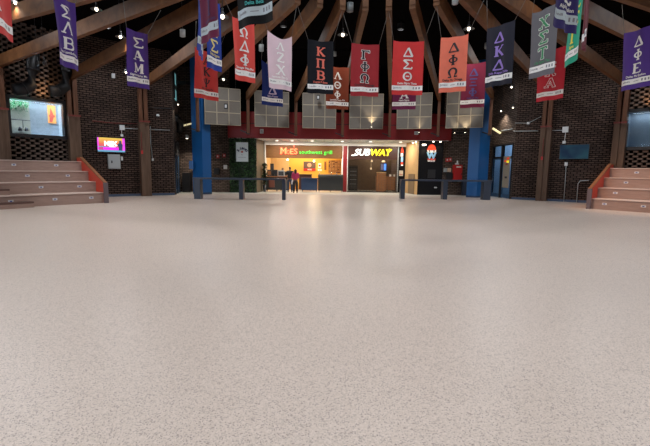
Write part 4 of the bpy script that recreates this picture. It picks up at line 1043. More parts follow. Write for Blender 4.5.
# ducts high in the left lattice bay; slanted lit bars over the side openings
for pts, lb in (([(33, 40), (33, 70), (31, 84), (24, 89), (14, 90)], 'large dark round duct bending left above the lit window'), ([(67, 40), (67, 72), (65, 86), (58, 91), (50, 91)], 'large dark round duct bending towards the warm lit bricks above the window')):
    t = thing('air_duct', lb, 'duct', FL.p(*FL.hit(pts[2][0], pts[2][1], .6), .6))
    pp = [FL.p(*FL.hit(x, y, .6), .6) for x, y in pts]
    mb = MB(); mb.tube(pp, .27, 16); part(mb, 'duct', 'duct', t)
    for q in (pp[1], pp[3]):
        i_ = pp.index(q); d_ = (pp[i_ + 1] - pp[i_ - 1]).normalized(); mb = MB(); mb.tube([q - d_ * .03, q + d_ * .03], .295, 16); part(mb, 'collar', 'duct', t)
mb = MB(); p0, p1 = atY(180.5, 126.3, 27.2), atY(194.5, 122.8, 27.0); mb.bar(p0, p1, .12, .08); tag(mb.build('strip_light', flat('strip_warm', (.7, .6, .3), emit=(1, .85, .5), es=.6)), 'slanted pale strip light left of the left blue column', 'light')
mb = MB(); p0, p1 = atY(492.6, 128.4, 26.4), atY(500.6, 133.4, 26.4); mb.bar(p0, p1, .13, .1); tag(mb.build('strip_light', 'strip_warm'), 'slanted warm strip light right of the right blue column', 'light')
mb = MB(); mb.tube([atY(171.5, 118.5, 26.3), atY(176, 118, 26.6), atY(180, 122, 26.9), atY(178.5, 132, 27)], .26, 12); tag(mb.build('air_duct', 'duct'), 'curved dark duct over the left glass door', 'duct')
mb = MB(); mb.tube([atY(501, 131, 26.4), atY(512, 129.2, 25.0)], .03, 6); tag(mb.build('conduit', 'grey'), 'grey conduit over the right glass doors', 'pipe')
mb = MB(); mb.bar(atY(146, 80, 26.5), atY(196, 84, 27.4), .25, .2); tag(mb.build('steel_girder', 'duct'), 'dark steel girder over the opening left of the left blue column', 'girder')

# ================================================================== PENDANT LAMPS AND TRACK HEADS
def pendant(px, py, Y, label, kind='cone', lit=True, s=1.0, pw=0):
    p_ = atY(px, py, Y); t = thing('pendant_lamp', label, 'lamp', p_)
    mb = MB()
    if kind == 'cone': mb.tube([p_ + Vector((0, 0, .17 * s)), p_ + Vector((0, 0, .08 * s)), p_], [.03 * s, .07 * s, .20 * s], 14, cap=False); mb.tube([p_ + Vector((0, 0, .17 * s)), p_ + Vector((0, 0, .25 * s))], .035 * s, 8)
    else: mb.tube([p_, p_ + Vector((0, 0, .32 * s))], .13 * s, 14)
    part(mb, 'shade', 'grey' if kind == 'cyl' else 'darkgrey', t)
    mb = MB(); 
    if kind == 'cone': mb.tube([p_ + Vector((0, 0, .06 * s)), p_ + Vector((0, 0, .0)), p_ - Vector((0, 0, .05 * s))], [.04 * s, .06 * s, .03 * s], 10)
    else: mb.tube([p_ - Vector((0, 0, .01)), p_ + Vector((0, 0, .01))], .10 * s, 12)
    part(mb, 'bulb', 'bulb' if lit else 'grey', t)
    mb = MB(); mb.tube([p_ + Vector((0, 0, .2 * s)), Vector((p_.x, p_.y, 8.25))], .012, 5); part(mb, 'cord', 'black', t)
    if lit: spot('pendant_beam', p_ - Vector((0, 0, .12)), p_ - Vector((0, 0, 3)), pw or 110, (1, .88, .72), 130, .8, .12)
    return t
pendant(222.5, 17, 10.5, 'lit cone pendant between the blue and red banners', 'cone', True, .8)
pendant(223.5, 79.5, 21, 'small lit lamp above the first tile panel', 'cone', True, .8)
pendant(261.3, 51, 16, 'unlit grey cylinder lamp over the navy banner', 'cyl', False, .7)
pendant(350, 11.5, 14, 'grey cylinder lamp at the top above the dark red banner', 'cyl', False, .8)
pendant(342.8, 35, 15, 'lit cone pendant between black and dark red banners', 'cone', True, .9)
pendant(334.7, 56, 20, 'small grey lamp above the brown banner', 'cyl', False, .6)
pendant(455, 4, 11, 'grey cylinder lamp at the top edge above the coral banner', 'cyl', False, .6)
pendant(468.8, 29, 14, 'lit cone pendant right of the coral banner', 'cone', True, .9)
pendant(486.6, 48.5, 18, 'grey cylinder lamp left of the charcoal banner', 'cyl', False, .7)
pendant(511.6, 87.3, 22, 'small lit lamp under the charcoal banner', 'cone', True, .7, 40)
pendant(513, 107.5, 24, 'small lit lamp at the edge of the right brick wall', 'cone', True, .7, 30)
pendant(501, 111, 26, 'small lit lamp over the right glass doors', 'cone', True, .7, 160)
pendant(120.5, 37, 16, 'lit cone pendant left of the lavender-purple three letter banner', 'cone', True, .9)
pendant(126.2, 72.5, 20, 'lit cone pendant below the left wooden beam', 'cone', True, .9)
pendant(182.7, 36.5, 15, 'grey cylinder lamp behind the left wooden beam', 'cyl', False, .7)
pendant(178, 104.5, 25.5, 'small lit lamp over the left glass door', 'cone', True, .7, 25)
pendant(187, 138.5, 27, 'small lamp hanging low beside the left blue column', 'cyl', True, .7, 260)
pendant(15.5, 3, 13, 'lit lamp at the top left corner', 'cone', True, .8)
pendant(96.5, 9.5, 13, 'lit lamp near the top above the left beams', 'cone', True, .8)
def track(px, py, Y, tgt, pw, label, lit=True):
    p_ = atY(px, py, Y); d = (Vector(tgt) - p_).normalized(); t = thing('track_spotlight', label, 'lamp', p_)
    mb = MB(); mb.tube([p_ - d * .22, p_], [.06, .085], 12); mb.tube([p_ - d * .1, Vector((p_.x, p_.y, p_.z + .3))], .015, 5); mb.tube([Vector((p_.x, p_.y, p_.z + .3)), Vector((p_.x, p_.y, 8.25))], .01, 5); part(mb, 'housing', 'black', t)
    mb = MB(); mb.tube([p_, p_ + d * .02], .075, 12); part(mb, 'lens', 'bulb', t)
    if pw: spot('track_beam', p_ + d * .06, tgt, pw, (1, .62, .30), 26, .7, .04)
gl = FL.p(FL.hit(43, 92)[0], FL.hit(43, 92)[1], 0); gr = FRt.p(*FRt.hit(648, 103), 0)
track(37.5, 64.5, 17.8, gl, 160, 'left one of two lit track lamps above the lit window')
track(44.5, 63.5, 17.8, gl + Vector((.2, 0, .1)), 80, 'right one of two lit track lamps above the lit window')
spot('grey_window_track_beam', gr + Vector((-1.1, -1.6, 1.3)), gr, 60, (1, .62, .30), 34, .7, .04)
for f_, px_, py_, pw_, lb_ in ((FL, 43, 99.5, 26, 'small wall washer on top of the lit window frame'), (FRt, 648, 113.0, 26, 'small wall washer on top of the grey window frame')):  # added washers that warm the bricks above the two windows
    a_, z_ = f_.hit(px_, py_, .2); z_ = HL[3] + .14 if f_ is FL else HR[3] + .14; p_ = f_.p(a_, z_, .32)
    mb = MB(); mb.tube([p_ - Vector((0, 0, .05)), p_ + Vector((0, 0, .02))], [.03, .045], 8); f_.box(mb, a_ - .02, a_ + .02, z_ - .05, z_ - .03, -.0, .32)
    tag(mb.build('wall_washer', 'black'), lb_, 'lamp'); spot('washer_beam', p_ + Vector((0, 0, .05)), f_.p(a_ + .05, z_ + .55, 0), pw_, (1, .58, .26), 105, .9, .03)
# panel lamps (small uplights on the tile panels)
for i, (ai, off, z, pw, lb) in enumerate(((3, .35, 4.55, 90, 'small lit uplight at the foot of the middle tile panel'), (4, .35, 4.2, 30, 'small uplight at the foot of the panel right of the middle'), (5, .1, 4.15, 80, 'small lit uplight at the foot of the rightmost tile panel'), (5, -.5, 4.15, 30, 'second small uplight of the rightmost tile panel'))):
    a = -22.5 + 9 * ai; c = P(a, 19.22, 0); rd = (P(a, 1) - P(a, 0)).normalized(); f = Frame(c, (rd.y, -rd.x, 0), -rd)
    p_ = f.p(off, z - .22, .25); mb = MB(); mb.tube([p_ - Vector((0, 0, .1)), p_], [.03, .05], 8); mb.bar(p_ - Vector((0, 0, .1)), f.p(off, z - .15, -.03), .02)
    mb.tube([p_, p_ + Vector((0, 0, .012))], .042, 8, 1)
    tag(mb.build('uplight', ['black', 'bulb']), lb, 'lamp'); spot('uplight_beam', p_ + Vector((0, 0, .03)), f.p(off, z + 1.2, .0), pw, (1, .78, .5), 70, .8, .03)
# little speakers on the panels and header
def hdr_box(f, px, py, w, h, name, label, d0=.02, mats=('whiteg', 'grey')):
    a, z = f.hit(px, py); t = thing(name, label, 'speaker' if 'speaker' in name else 'camera', f.p(a, z - h, d0))
    mb = MB(); f.box(mb, a - w, a + w, z - h, z + h, d0, d0 + .12); part(mb, 'housing', mats[0], t)
    mb = MB(); f.box(mb, a - w * .6, a + w * .6, z - h * .6, z + h * .6, d0 + .12, d0 + .13); part(mb, 'grille', mats[1], t)
hdr_box(FG, 262, 131.5, .11, .14, 'wall_speaker', 'pale square fixture on the red header left of the grill', .05)
hdr_box(FG, 416, 133.2, .13, .10, 'wall_speaker', 'pale square fixture on the red header before the oak wall', .05)
f1 = front(25.2); hdr_box(f1, 226.3, 106.5, .10, .15, 'wall_speaker', 'black framed white speaker before the first tile panel', 0, ('black', 'whiteg'))
f1 = front(26.85); hdr_box(f1, 318.2, 97.6, .09, .14, 'wall_speaker', 'black framed white speaker before the third tile panel', 0, ('black', 'whiteg'))
for px, Y in ((226.3, 26), (318.2, 27.4)):
    pass

# ================================================================== BANNERS
ST = .21; TN = .11   # thick and thin stroke widths (fraction of letter width)
def serif(x, y, w=.34): return [((x - w / 2, y), (x + w / 2, y), TN)]
G = {
 'Σ': [((.08, .96), (.92, .96), .13), ((.08, .96), (.55, .5), ST), ((.55, .5), (.08, .04), TN), ((.08, .04), (.92, .04), .15), ((.92, .96), (.92, .78), TN), ((.92, .04), (.92, .24), TN)],
 'Λ': [((.5, 1), (.14, .04), TN), ((.5, 1), (.86, .04), ST)] + serif(.14, .04) + serif(.86, .04),
 'Α': [((.5, 1), (.14, .04), TN), ((.5, 1), (.86, .04), ST), ((.27, .34), (.73, .34), TN)] + serif(.14, .04) + serif(.86, .04),
 'Δ': [((.5, 1), (.08, .05), TN), ((.5, 1), (.92, .05), ST), ((.03, .05), (.97, .05), .14)],
 'Β': [((.25, 0), (.25, 1), ST), ((.1, .96), (.6, .96), TN), ((.1, .04), (.65, .04), TN), ((.25, .52), (.6, .52), TN), ('arc', .6, .74, .22, .22, -90, 90, ST), ('arc', .62, .28, .26, .24, -90, 90, ST)],
 'Μ': [((.15, 0), (.15, 1), TN), ((.85, 0), (.85, 1), ST), ((.15, 1), (.5, .2), ST), ((.5, .2), (.85, 1), TN)] + serif(.15, .04, .3) + serif(.85, .04, .3),
 'Φ': [((.5, 0), (.5, 1), ST), ('arc', .5, .5, .36, .25, 0, 360, .15)] + serif(.5, .98) + serif(.5, .02),
 'Ω': [('arc', .5, .58, .36, .38, -50, 230, ST), ((.27, .28), (.33, .05), TN), ((.73, .28), (.67, .05), TN), ((.06, .06), (.38, .06), .13), ((.62, .06), (.94, .06), .13)],
 'Κ': [((.25, 0), (.25, 1), ST), ((.28, .45), (.82, .96), TN), ((.40, .56), (.85, .04), ST)] + serif(.25, .04) + serif(.25, .96) + serif(.84, .04, .28) + serif(.82, .96, .28),
 'Π': [((.22, 0), (.22, 1), ST), ((.78, 0), (.78, 1), ST), ((.05, .95), (.95, .95), .14)] + serif(.22, .04) + serif(.78, .04),
 'Γ': [((.3, 0), (.3, 1), ST), ((.12, .95), (.88, .95), .14), ((.88, .95), (.88, .74), TN)] + serif(.3, .04, .4),
 'Θ': [('arc', .5, .5, .38, .44, 0, 360, .18), ((.32, .5), (.68, .5), .14)],
 'Χ': [((.14, .96), (.86, .04), ST), ((.84, .96), (.14, .04), TN)] + serif(.14, .96) + serif(.84, .96) + serif(.14, .04) + serif(.86, .04),
 'Τ': [((.5, 0), (.5, 1), ST), ((.08, .95), (.92, .95), .14), ((.08, .95), (.08, .76), TN), ((.92, .95), (.92, .76), TN)] + serif(.5, .04),
 'Ψ': [((.5, 0), (.5, 1), ST), ('arc', .5, .8, .36, .42, 180, 360, .15)] + serif(.5, .98) + serif(.5, .02) + serif(.14, .84, .22) + serif(.86, .84, .22),
 'Ε': [((.25, 0), (.25, 1), ST), ((.1, .95), (.85, .95), TN), ((.1, .05), (.88, .05), TN), ((.25, .52), (.62, .52), TN), ((.87, .05), (.87, .25), TN), ((.84, .95), (.84, .78), TN)],
 'Ζ': [((.12, .95), (.88, .95), .13), ((.86, .93), (.14, .07), ST), ((.12, .05), (.9, .05), .13), ((.9, .05), (.9, .24), TN), ((.12, .95), (.12, .76), TN)],
 'Ι': [((.5, 0), (.5, 1), ST)] + serif(.5, .04, .4) + serif(.5, .96, .4),
 'Ξ': [((.1, .93), (.9, .93), .16), ((.25, .5), (.75, .5), .15), ((.1, .07), (.9, .07), .16)],
}
def glyph_quads(ch, grow=0.0):
    out = []
    for s_ in G[ch]:
        if s_[0] == 'arc':
            _, cx, cy, rx, ry, t0, t1, w = s_; w += grow; n = max(6, int(abs(t1 - t0) / 24))
            for i in range(n):
                a, b = rad(t0 + (t1 - t0) * i / n), rad(t0 + (t1 - t0) * (i + 1) / n)
                out.append([(cx + (rx + w/2) * cos(a), cy + (ry + w/2*.8) * sin(a)), (cx + (rx + w/2) * cos(b), cy + (ry + w/2*.8) * sin(b)), (cx + (rx - w/2) * cos(b), cy + (ry - w/2*.8) * sin(b)), (cx + (rx - w/2) * cos(a), cy + (ry - w/2*.8) * sin(a))])
        else:
            (x0, y0), (x1, y1), w = s_; w += grow; dx, dy = x1 - x0, y1 - y0; l = math.hypot(dx, dy) or 1; e = grow / 2
            x0, y0, x1, y1 = x0 - dx/l*e, y0 - dy/l*e, x1 + dx/l*e, y1 + dy/l*e
            nx, ny = -dy / l * w / 2, dx / l * w / 2; n = 3
            for i in range(n):
                a, b = i / n, (i + 1) / n
                out.append([(x0 + (x1-x0)*a + nx, y0 + (y1-y0)*a + ny), (x0 + (x1-x0)*b + nx, y0 + (y1-y0)*b + ny), (x0 + (x1-x0)*b - nx, y0 + (y1-y0)*b - ny), (x0 + (x1-x0)*a - nx, y0 + (y1-y0)*a - ny)])
    return out
ZB = 3.76
def banner(bl, br, col, letters, lcol, name_txt, label, outline=None, sag=.03, wave=.027, strip=(.72, .70, .70), H=1.47, lscale=1.0, seed=0, mtx=None):
    A = atZ(*bl, ZB); B = atZ(*br, ZB); U = (B - A); W = U.length; U.normalize(); N = Vector((U.y, -U.x, 0))
    if N.dot(EYEV - A) < 0: N = -N
    rnd = random.Random(seed); ph = rnd.uniform(0, 6); ph2 = rnd.uniform(0, 6); kf = rnd.uniform(1.2, 2.2)
    def cl(u, v, d=0):
        """u 0..1 left to right, v 0..1 bottom to top"""
        z = ZB + H * v - sag * (4 * u * (1 - u)) * max(0, (v - .6) / .4) ** 2
        w = wave * (sin(u * 2 * PI * kf + ph + v * 1.5) * (1 - .4 * v) + .5 * sin(u * 9 + v * 4 + ph2)) + .02 * sin(v * 3 + ph2)
        return A + U * (W * u) + Vector((0, 0, z - ZB)) + N * (w + d)
    root = thing('hanging_banner', label, 'banner', (A + B) / 2, None)
    mb = MB(); nu, nv = 14, 22
    vs = [cl(i / nu, j / nv) for j in range(nv + 1) for i in range(nu + 1)]
    vb = [cl(i / nu, j / nv, -.003) for j in range(nv + 1) for i in range(nu + 1)]
    n0 = len(vs)
    fs = [(j*(nu+1)+i, j*(nu+1)+i+1, (j+1)*(nu+1)+i+1, (j+1)*(nu+1)+i) for j in range(nv) for i in range(nu)]
    mb.add(vs, fs, 0, True); mb.add(vb, [f[::-1] for f in fs], 0, True)
    part(mb, 'cloth', mtx or cloth_mat('cloth_' + '_'.join('%02d' % int(c * 99) for c in col), col), root)
    # white strip with small marks
    mb = MB(); v0, v1 = .085, .175
    vs = [cl(i / 14, v, .004) for v in (v0, v1) for i in range(15)]
    mb.add(vs, [(i, i + 1, i + 16, i + 15) for i in range(14)], 0, True)
    def q(u0, u1, va, vb_, mi=1, d=.007):
        mb.add([cl(u0, va, d), cl(u1, va, d), cl(u1, vb_, d), cl(u0, vb_, d)], [(0, 1, 2, 3)], mi)
    for i in range(7): q(.09 + i * .035, .09 + i * .035 + rnd.uniform(.015, .028), .120, .120 + rnd.uniform(.015, .028))
    q(.06, .075, .105, .155); q(.42, .60, .125, .133)
    for c_ in (.72, .81, .90): q(c_ - .022, c_ + .022, .110, .150)
    part(mb, 'sponsor_strip', [flat('strip_' + '%02d' % int(strip[0] * 99), strip), flat('strip_ink', (.22, .22, .25))], root)
    lw, lh = .29 * lscale, .25 * lscale
    mid = .5
    if letters:
        layers = [(lcol, 0.0, .009)] if not outline else [(outline, .10, .006), (lcol, 0.0, .010)]
        n = len(letters)
        for i, ch in enumerate(letters):
            vtop = .88 - i * .225; par = None
            if ZB + H * (vtop - lh / H) > 0:
                for (cc, gr_, d) in layers[::-1]:
                    mb = MB()
                    for qd in glyph_quads(ch, gr_):
                        mb.add([cl(mid + (x - .5) * lw / W, vtop - lh / H + y * lh / H, d) for x, y in qd], [(0, 1, 2, 3)])
                    q_ = part(mb, 'letter_outline' if gr_ else 'letter', flat('ink_' + '_'.join('%02d' % int(c * 99) for c in cc), cc), root, via=par)
                    par = q_
    if name_txt:
        vs, fs = text_mesh(name_txt, .075, 0, bold=.002)
        mb = MB(); mb.add([cl(mid + v.x / W, .215 + v.y / H, .008) for v in vs], fs); part(mb, 'name_line', flat('ink_' + '_'.join('%02d' % int(c * 99) for c in lcol), lcol), root)
    # cords from the top corners to the beam undersides
    am = math.degrees(math.atan2((A + B).x / 2 - CX, (A + B).y / 2 - CY))
    for u, Pq in ((.01, A), (.99, B)):
        top = cl(u, 1)
        ac = math.degrees(math.atan2(Pq.x - CX, Pq.y - CY)); rc = math.hypot(Pq.x - CX, Pq.y - CY)
        best = None
        for k in range(-9, 8):
            aa = (k + 1) * 9
            r_ = max(R_IN + .05, rc); q_ = P(aa, r_, ZU_IN + (ZU_OUT - ZU_IN) * (r_ - R_IN) / (R - R_IN))
            outw = (aa - am) * (ac - am) >= 0 or abs(ac - am) < 2
            dd = (q_ - top).length + (0 if outw else 3)
            if best is None or dd < best[0]: best = (dd, q_)
        if rc < 5.4 and Pq.y > CY: aa = 9 * (2 * round((ac / 9 - 1) / 2) + 1); best = (0, P(aa, R_IN + .06, ZU_IN))
        mb = MB()
        if best and best[0] < 6: mb.tube([top, best[1] + Vector((0, 0, .01))], .006, 5)
        else: mb.tube([top, top + Vector((0, 0, 3.0))], .006, 5)
        part(mb, 'cord', 'string', root)
    return root
WH = (.78, .76, .74); BK = (.015, .015, .02); RED = (.58, .055, .05); PUR = (.075, .035, .22); MAR = (.17, .018, .055); NAV = (.015, .03, .16)
LG = (.55, .45, .60)
S_ = [
 ((-22, 20), (15.3, 43), RED, 'ΑΦΑ', WH, '', 'red banner cut by the left edge of the view', None),
 ((58, 64), (79, 71.5), PUR, 'ΣΛΒ', WH, 'Sigma Lambda Beta', 'purple banner with white letters ΣΛΒ above the lit window', None),
 ((128.5, 85.5), (150, 89.5), PUR, 'ΣΑΜ', WH, 'Sigma Alpha Mu', 'purple banner with white letters ΣΑΜ above the left television', None),
 ((195.5, 97), (218.5, 101.5), RED, 'ΑΚΨ', BK, 'Alpha Kappa Psi', 'red banner with black letters ending ΚΨ before the left tile panel', None),
 ((234, 79.5), (254.5, 83.5), (.66, .075, .06), 'ΩΔΦ', WH, 'Omega Delta Phi', 'red banner with white letters ΔΦ below the black top banner', None),
 ((261.5, 104.5), (283, 107), NAV, 'ΣΚΔ', LG, 'Sigma Kappa', 'navy banner half hidden behind the pale pink banner', None),
 ((268.5, 87.5), (292, 91.5), (.74, .56, .62), 'ΛΖΧ', (.92, .90, .88), 'Lambda Zeta Chi', 'pale pink banner with faint white letters and a sagging top', None),
 ((307.5, 93), (333, 94.5), (.008, .009, .013), 'ΚΠΒ', (.75, .16, .11), 'Kappa Pi Beta', 'black banner with red letters ΚΠΒ', None),
 ((326, 108.5), (348.5, 109.8), (.20, .040, .018), 'ΛΘΦ', WH, 'Lambda Theta Phi', 'small brown banner with white letters ΛΘΦ behind the black banner', None),
 ((350.5, 95.5), (378, 96.7), (.33, .028, .035), 'ΓΦΩ', BK, 'Gamma Phi Omega', 'dark red banner with black white-edged letters ΓΦΩ', WH),
 ((391.5, 94.5), (422, 95), (.62, .045, .045), 'ΔΣΘ', WH, 'Delta Sigma Theta', 'bright red banner with white letters ΔΣΘ', None),
 ((392, 109.6), (415.5, 109.2), (.15, .02, .07), 'ΑΣΑ', WH, 'Alpha Sigma', 'small maroon banner showing below the bright red ΔΣΘ banner', None),
 ((438.5, 93), (465.5, 91), (.80, .19, .12), 'ΔΦΩ', BK, 'Delta Phi Omega', 'coral orange banner with black letters ΔΦΩ', None),
 ((460, 108.3), (484, 107), (.17, .018, .05), 'ΔΞΦ', (.06, .05, .20), 'Delta Xi Phi', 'maroon banner with dark blue letters behind the coral banner', None),
 ((484, 88), (511, 83), (.022, .022, .034), 'ΔΚΔ', (.30, .20, .58), 'Delta Kappa Delta', 'charcoal banner with violet letters ΔΚΔ', None),
 ((528.5, 79.5), (553, 73), (.14, .135, .15), 'ΧΣΤ', (.05, .28, .12), 'Chi Sigma Tau', 'grey banner with green white-edged letters ΧΣΤ', WH),
 ((535, 102.2), (563, 98), (.50, .03, .045), 'ΑΧΑ', (.50, .03, .045), 'Alpha Chi', 'red banner with white outlined letter Α behind the grey banner', WH),
 ((619.5, 91.5), (650, 85.3), (.085, .04, .24), 'ΔΦΕ', WH, 'Delta Phi Epsilon', 'purple banner with white letters ΔΦΕ near the right edge', None),
 ((201, 44.3), (218.3, 34), (.14, .016, .055), 'ΣΛΙ', (.06, .02, .12), 'Lambda Iota', 'magenta-maroon banner nearest the camera at the top left', None),
 ((206.4, 67.2), (220.8, 72.6), (.02, .045, .28), 'ΑΔΣ', (.72, .60, .20), 'Delta Sigma', 'blue banner with a pale yellow letter behind the magenta-maroon banner', None),
 ((198.9, 50), (203, 61), (.03, .06, .33), '', WH, '', 'blue banner seen edge-on left of the magenta-maroon banner', None),
 ((236.2, 28.4), (273, 20), (.004, .005, .006), '', (.05, .45, .45), 'Delta Beta', 'black banner with teal writing cut off by the top edge', None),
 ((553.2, 25.2), (575.4, 35), (.035, .025, .14), 'ΑΕΣ', WH, 'Alpha Epsilon', 'dark violet banner at the top right in front of the green banner', None),
 ((564.7, 68), (579, 59), (.01, .33, .20), 'ΣΣΙ', (.80, .72, .10), 'Sigma', 'green banner with yellow writing at the top right', None),
 ((581.6, 52.3), (583.6, 43.5), (.13, .02, .03), '', WH, '', 'dark maroon banner seen edge-on right of the green banner', None),
]
for i, (bl, br, c, lt, lc, nm_, lb, ol) in enumerate(S_):
    banner(bl, br, c, lt, lc, nm_, lb, ol, seed=i + 3, sag=.14 if 'pink' in lb else .03, strip=(.50, .58, .63) if i in (18, 20, 21, 22) else (.86, .84, .82), lscale=1.25 if i in (21,) else 1.0)

# ================================================================== PEOPLE
def skin(name, verts, edges, radii, material, parent, sub=2, extra=None, mats=None):
    me = bpy.data.meshes.new(name); me.from_pydata([tuple(v) for v in verts], edges, [])
    o = bpy.data.objects.new(name, me); COL.objects.link(o)
    m1 = o.modifiers.new('s', 'SKIN'); m1.use_smooth_shade = True
    for i, r in enumerate(radii):
        sv = me.skin_vertices[0].data[i]; sv.radius = (r if isinstance(r, (tuple, list)) else (r, r)); sv.use_root = (i == 0)
    m2 = o.modifiers.new('b', 'SUBSURF'); m2.levels = sub; m2.render_levels = sub
    dg = bpy.context.evaluated_depsgraph_get(); dg.update(); nm = bpy.data.meshes.new_from_object(o.evaluated_get(dg))
    bpy.data.objects.remove(o); bpy.data.meshes.remove(me)
    if extra:
        bm = bmesh.new(); bm.from_mesh(nm)
        for fn in extra: fn(bm)
        bm.to_mesh(nm); bm.free()
    nm.materials.clear()
    for q in (mats or [material]): nm.materials.append(q if not isinstance(q, str) else M[q])
    for p in nm.polygons: p.use_smooth = True
    o = bpy.data.objects.new(name, nm); COL.objects.link(o); o.parent = parent; return o
SK = flat('skin_brown', (.16, .085, .055)); 
def person(loc, h, yaw, label, shirt, trouser, hair, shoe, armsL, armsR, longhair=False, female=False, stride=.10):
    k = h / 1.75; t = thing('person', label, 'person', loc); t.rotation_euler = (0, 0, yaw)
    V = lambda x, y, z: Vector((x, y, z)) * k
    sw = .175 if female else .20; hw = .095
    v = [V(0, 0, .95), V(0, .0, 1.10), V(0, .01, 1.28), V(0, 0, 1.42), V(0, .01, 1.50), V(0, .02, 1.58), V(0, .02, 1.66), V(0, .015, 1.72)]
    r = [(.13, .10), (.12, .09), (.15, .10), (.11, .08), (.052, .055), (.072, .088), (.078, .095), (.045, .055)]
    e = [(i, i + 1) for i in range(7)]
    def add(p, rr_, par): v.append(p); r.append(rr_); e.append((par, len(v) - 1)); return len(v) - 1
    arms = []
    for s_, (el, wr) in ((-1, armsL), (1, armsR)):
        a = add(V(s_ * sw, 0, 1.40), .055, 3); b = add(V(s_ * (sw + el[0]), el[1], el[2]), .040, a); c = add(V(s_ * (sw + wr[0]), wr[1], wr[2]), .028, b)
        pv, cv = v[b], v[c]; d = (cv - pv).normalized(); side = Vector((s_ * -1, 0.2, 0)); side = (side - d * side.dot(d)).normalized()
        pal_ = add(cv + d * .07 * k, (.036, .022), c); arms.append((a, b, c))
        q2 = d.cross(side).normalized()
        for j, (o_, L_) in enumerate(((-.030, .060), (-.010, .072), (.010, .068), (.028, .052))):
            f1_ = add(v[pal_] + q2 * o_ * k + d * .030 * k, .0095, pal_); f2 = add(v[f1_] + (d * .6 + side * .35) * L_ * .6 * k, .009, f1_); add(v[f2] + (d * .35 + side * .8) * L_ * .45 * k, .008, f2)
        th = add(cv + d * .03 * k - q2 * .045 * k, .011, c); add(v[th] + (d * .8 - q2 * .3 + side * .3) * .05 * k, .010, th)
    legs = []
    for s_ in (-1, 1):
        a = add(V(s_ * hw, 0, .86), .085, 0); b = add(V(s_ * (hw + .01), .02 + stride * .3 * s_, .49), .058, a); c = add(V(s_ * (hw + .02), stride * s_ * .5, .09), .038, b); add(V(s_ * (hw + .03), stride * s_ * .5 + .12, .035), (.04, .03), c); legs.append((a, b, c))
    def face(bm):
        for (x, y, z, sx, sy, sz) in ((0, .125, 1.615, .012, .02, .02), (-.085, .02, 1.61, .010, .018, .03), (.085, .02, 1.61, .010, .018, .03), (-.03, .105, 1.635, .012, .008, .008), (.03, .105, 1.635, .012, .008, .008), (0, .108, 1.575, .025, .008, .007)):
            bmesh.ops.create_icosphere(bm, subdivisions=1, radius=1, matrix=Matrix.Translation(V(x, y, z)) @ Matrix.Diagonal((sx * k, sy * k, sz * k, 1)))
    skin('body', v, e, r, SK, t, 1, [face])
    g = .018
    # shirt
    vv = [V(0, 0, .93), V(0, 0, 1.10), V(0, .01, 1.28), V(0, 0, 1.43), V(0, 0.005, 1.475)]
    rr2 = [(.19, .15), (.18, .14), (.215, .15), (.165, .12), (.08, .08)]; ee = [(0, 1), (1, 2), (2, 3), (3, 4)]
    for (a, b, c) in arms:
        vv.append(v[a]); rr2.append(.092); ee.append((3, len(vv) - 1)); vv.append(v[a].lerp(v[b], .85 if not female else 1)); rr2.append(.072); ee.append((len(vv) - 2, len(vv) - 1))
        if female: vv.append(v[b].lerp(v[c], .85)); rr2.append(.056); ee.append((len(vv) - 2, len(vv) - 1))
    skin('shirt', vv, ee, rr2, shirt, t, 1)
    vv = [V(0, 0, .97), V(0, 0, .90)]; rr2 = [(.185, .14), (.18, .14)]; ee = [(0, 1)]
    for (a, b, c) in legs:
        n0 = len(vv); vv += [v[a], v[b], v[c]]; rr2 += [.125, .095, .082]; ee += [(1, n0), (n0, n0 + 1), (n0 + 1, n0 + 2)]
    skin('trousers', vv, ee, rr2, trouser, t, 1)
    for (a, b, c) in legs:
        q = v[c]; skin('shoe', [Vector((q.x, q.y - .04 * k, .05)), Vector((q.x, q.y + .06 * k, .045)), Vector((q.x * 1.08, q.y + .17 * k, .035))], [(0, 1), (1, 2)], [(.045, .048), (.048, .043), (.035, .032)], shoe, t, 1)
    if longhair: skin('hair', [V(0, -.03, 1.70), V(0, -.065, 1.60), V(0, -.09, 1.48), V(0, -.10, 1.36)], [(0, 1), (1, 2), (2, 3)], [(.085, .085), (.10, .075), (.095, .05), (.06, .03)], hair, t, 1)
    else: skin('hair', [V(0, .0, 1.73), V(0, -.02, 1.68), V(0, -.035, 1.60)], [(0, 1), (1, 2)], [(.07, .08), (.088, .095), (.07, .06)], hair, t, 1)
    return t
g1 = atZ(289.9, 192.3, 0); g2 = atZ(295.4, 193.2, 0)
person((g1.x, g1.y, 0), 1.78, rad(-8), 'person in black t-shirt and blue jeans standing with arms bent at the grill', flat('shirt_black', (.012, .012, .014)), flat('jeans', (.015, .035, .085)), flat('hair_dark', (.012, .008, .007)), flat('shoe_dark', (.03, .02, .025)), ((.06, .03, 1.14), (-.04, .24, 1.04)), ((.03, .03, 1.12), (-.08, .24, 1.05)))
person((g2.x, g2.y, 0), 1.66, rad(6), 'person with long dark hair in magenta top and black trousers', flat('top_magenta', (.42, .02, .10)), flat('trousers_black', (.010, .010, .012)), 'hair_dark' and M['hair_dark'], M['shoe_dark'], ((.05, .04, 1.14), (-.02, .22, 1.02)), ((.05, .03, 1.12), (-.03, .24, 1.08)), True, True, .06)
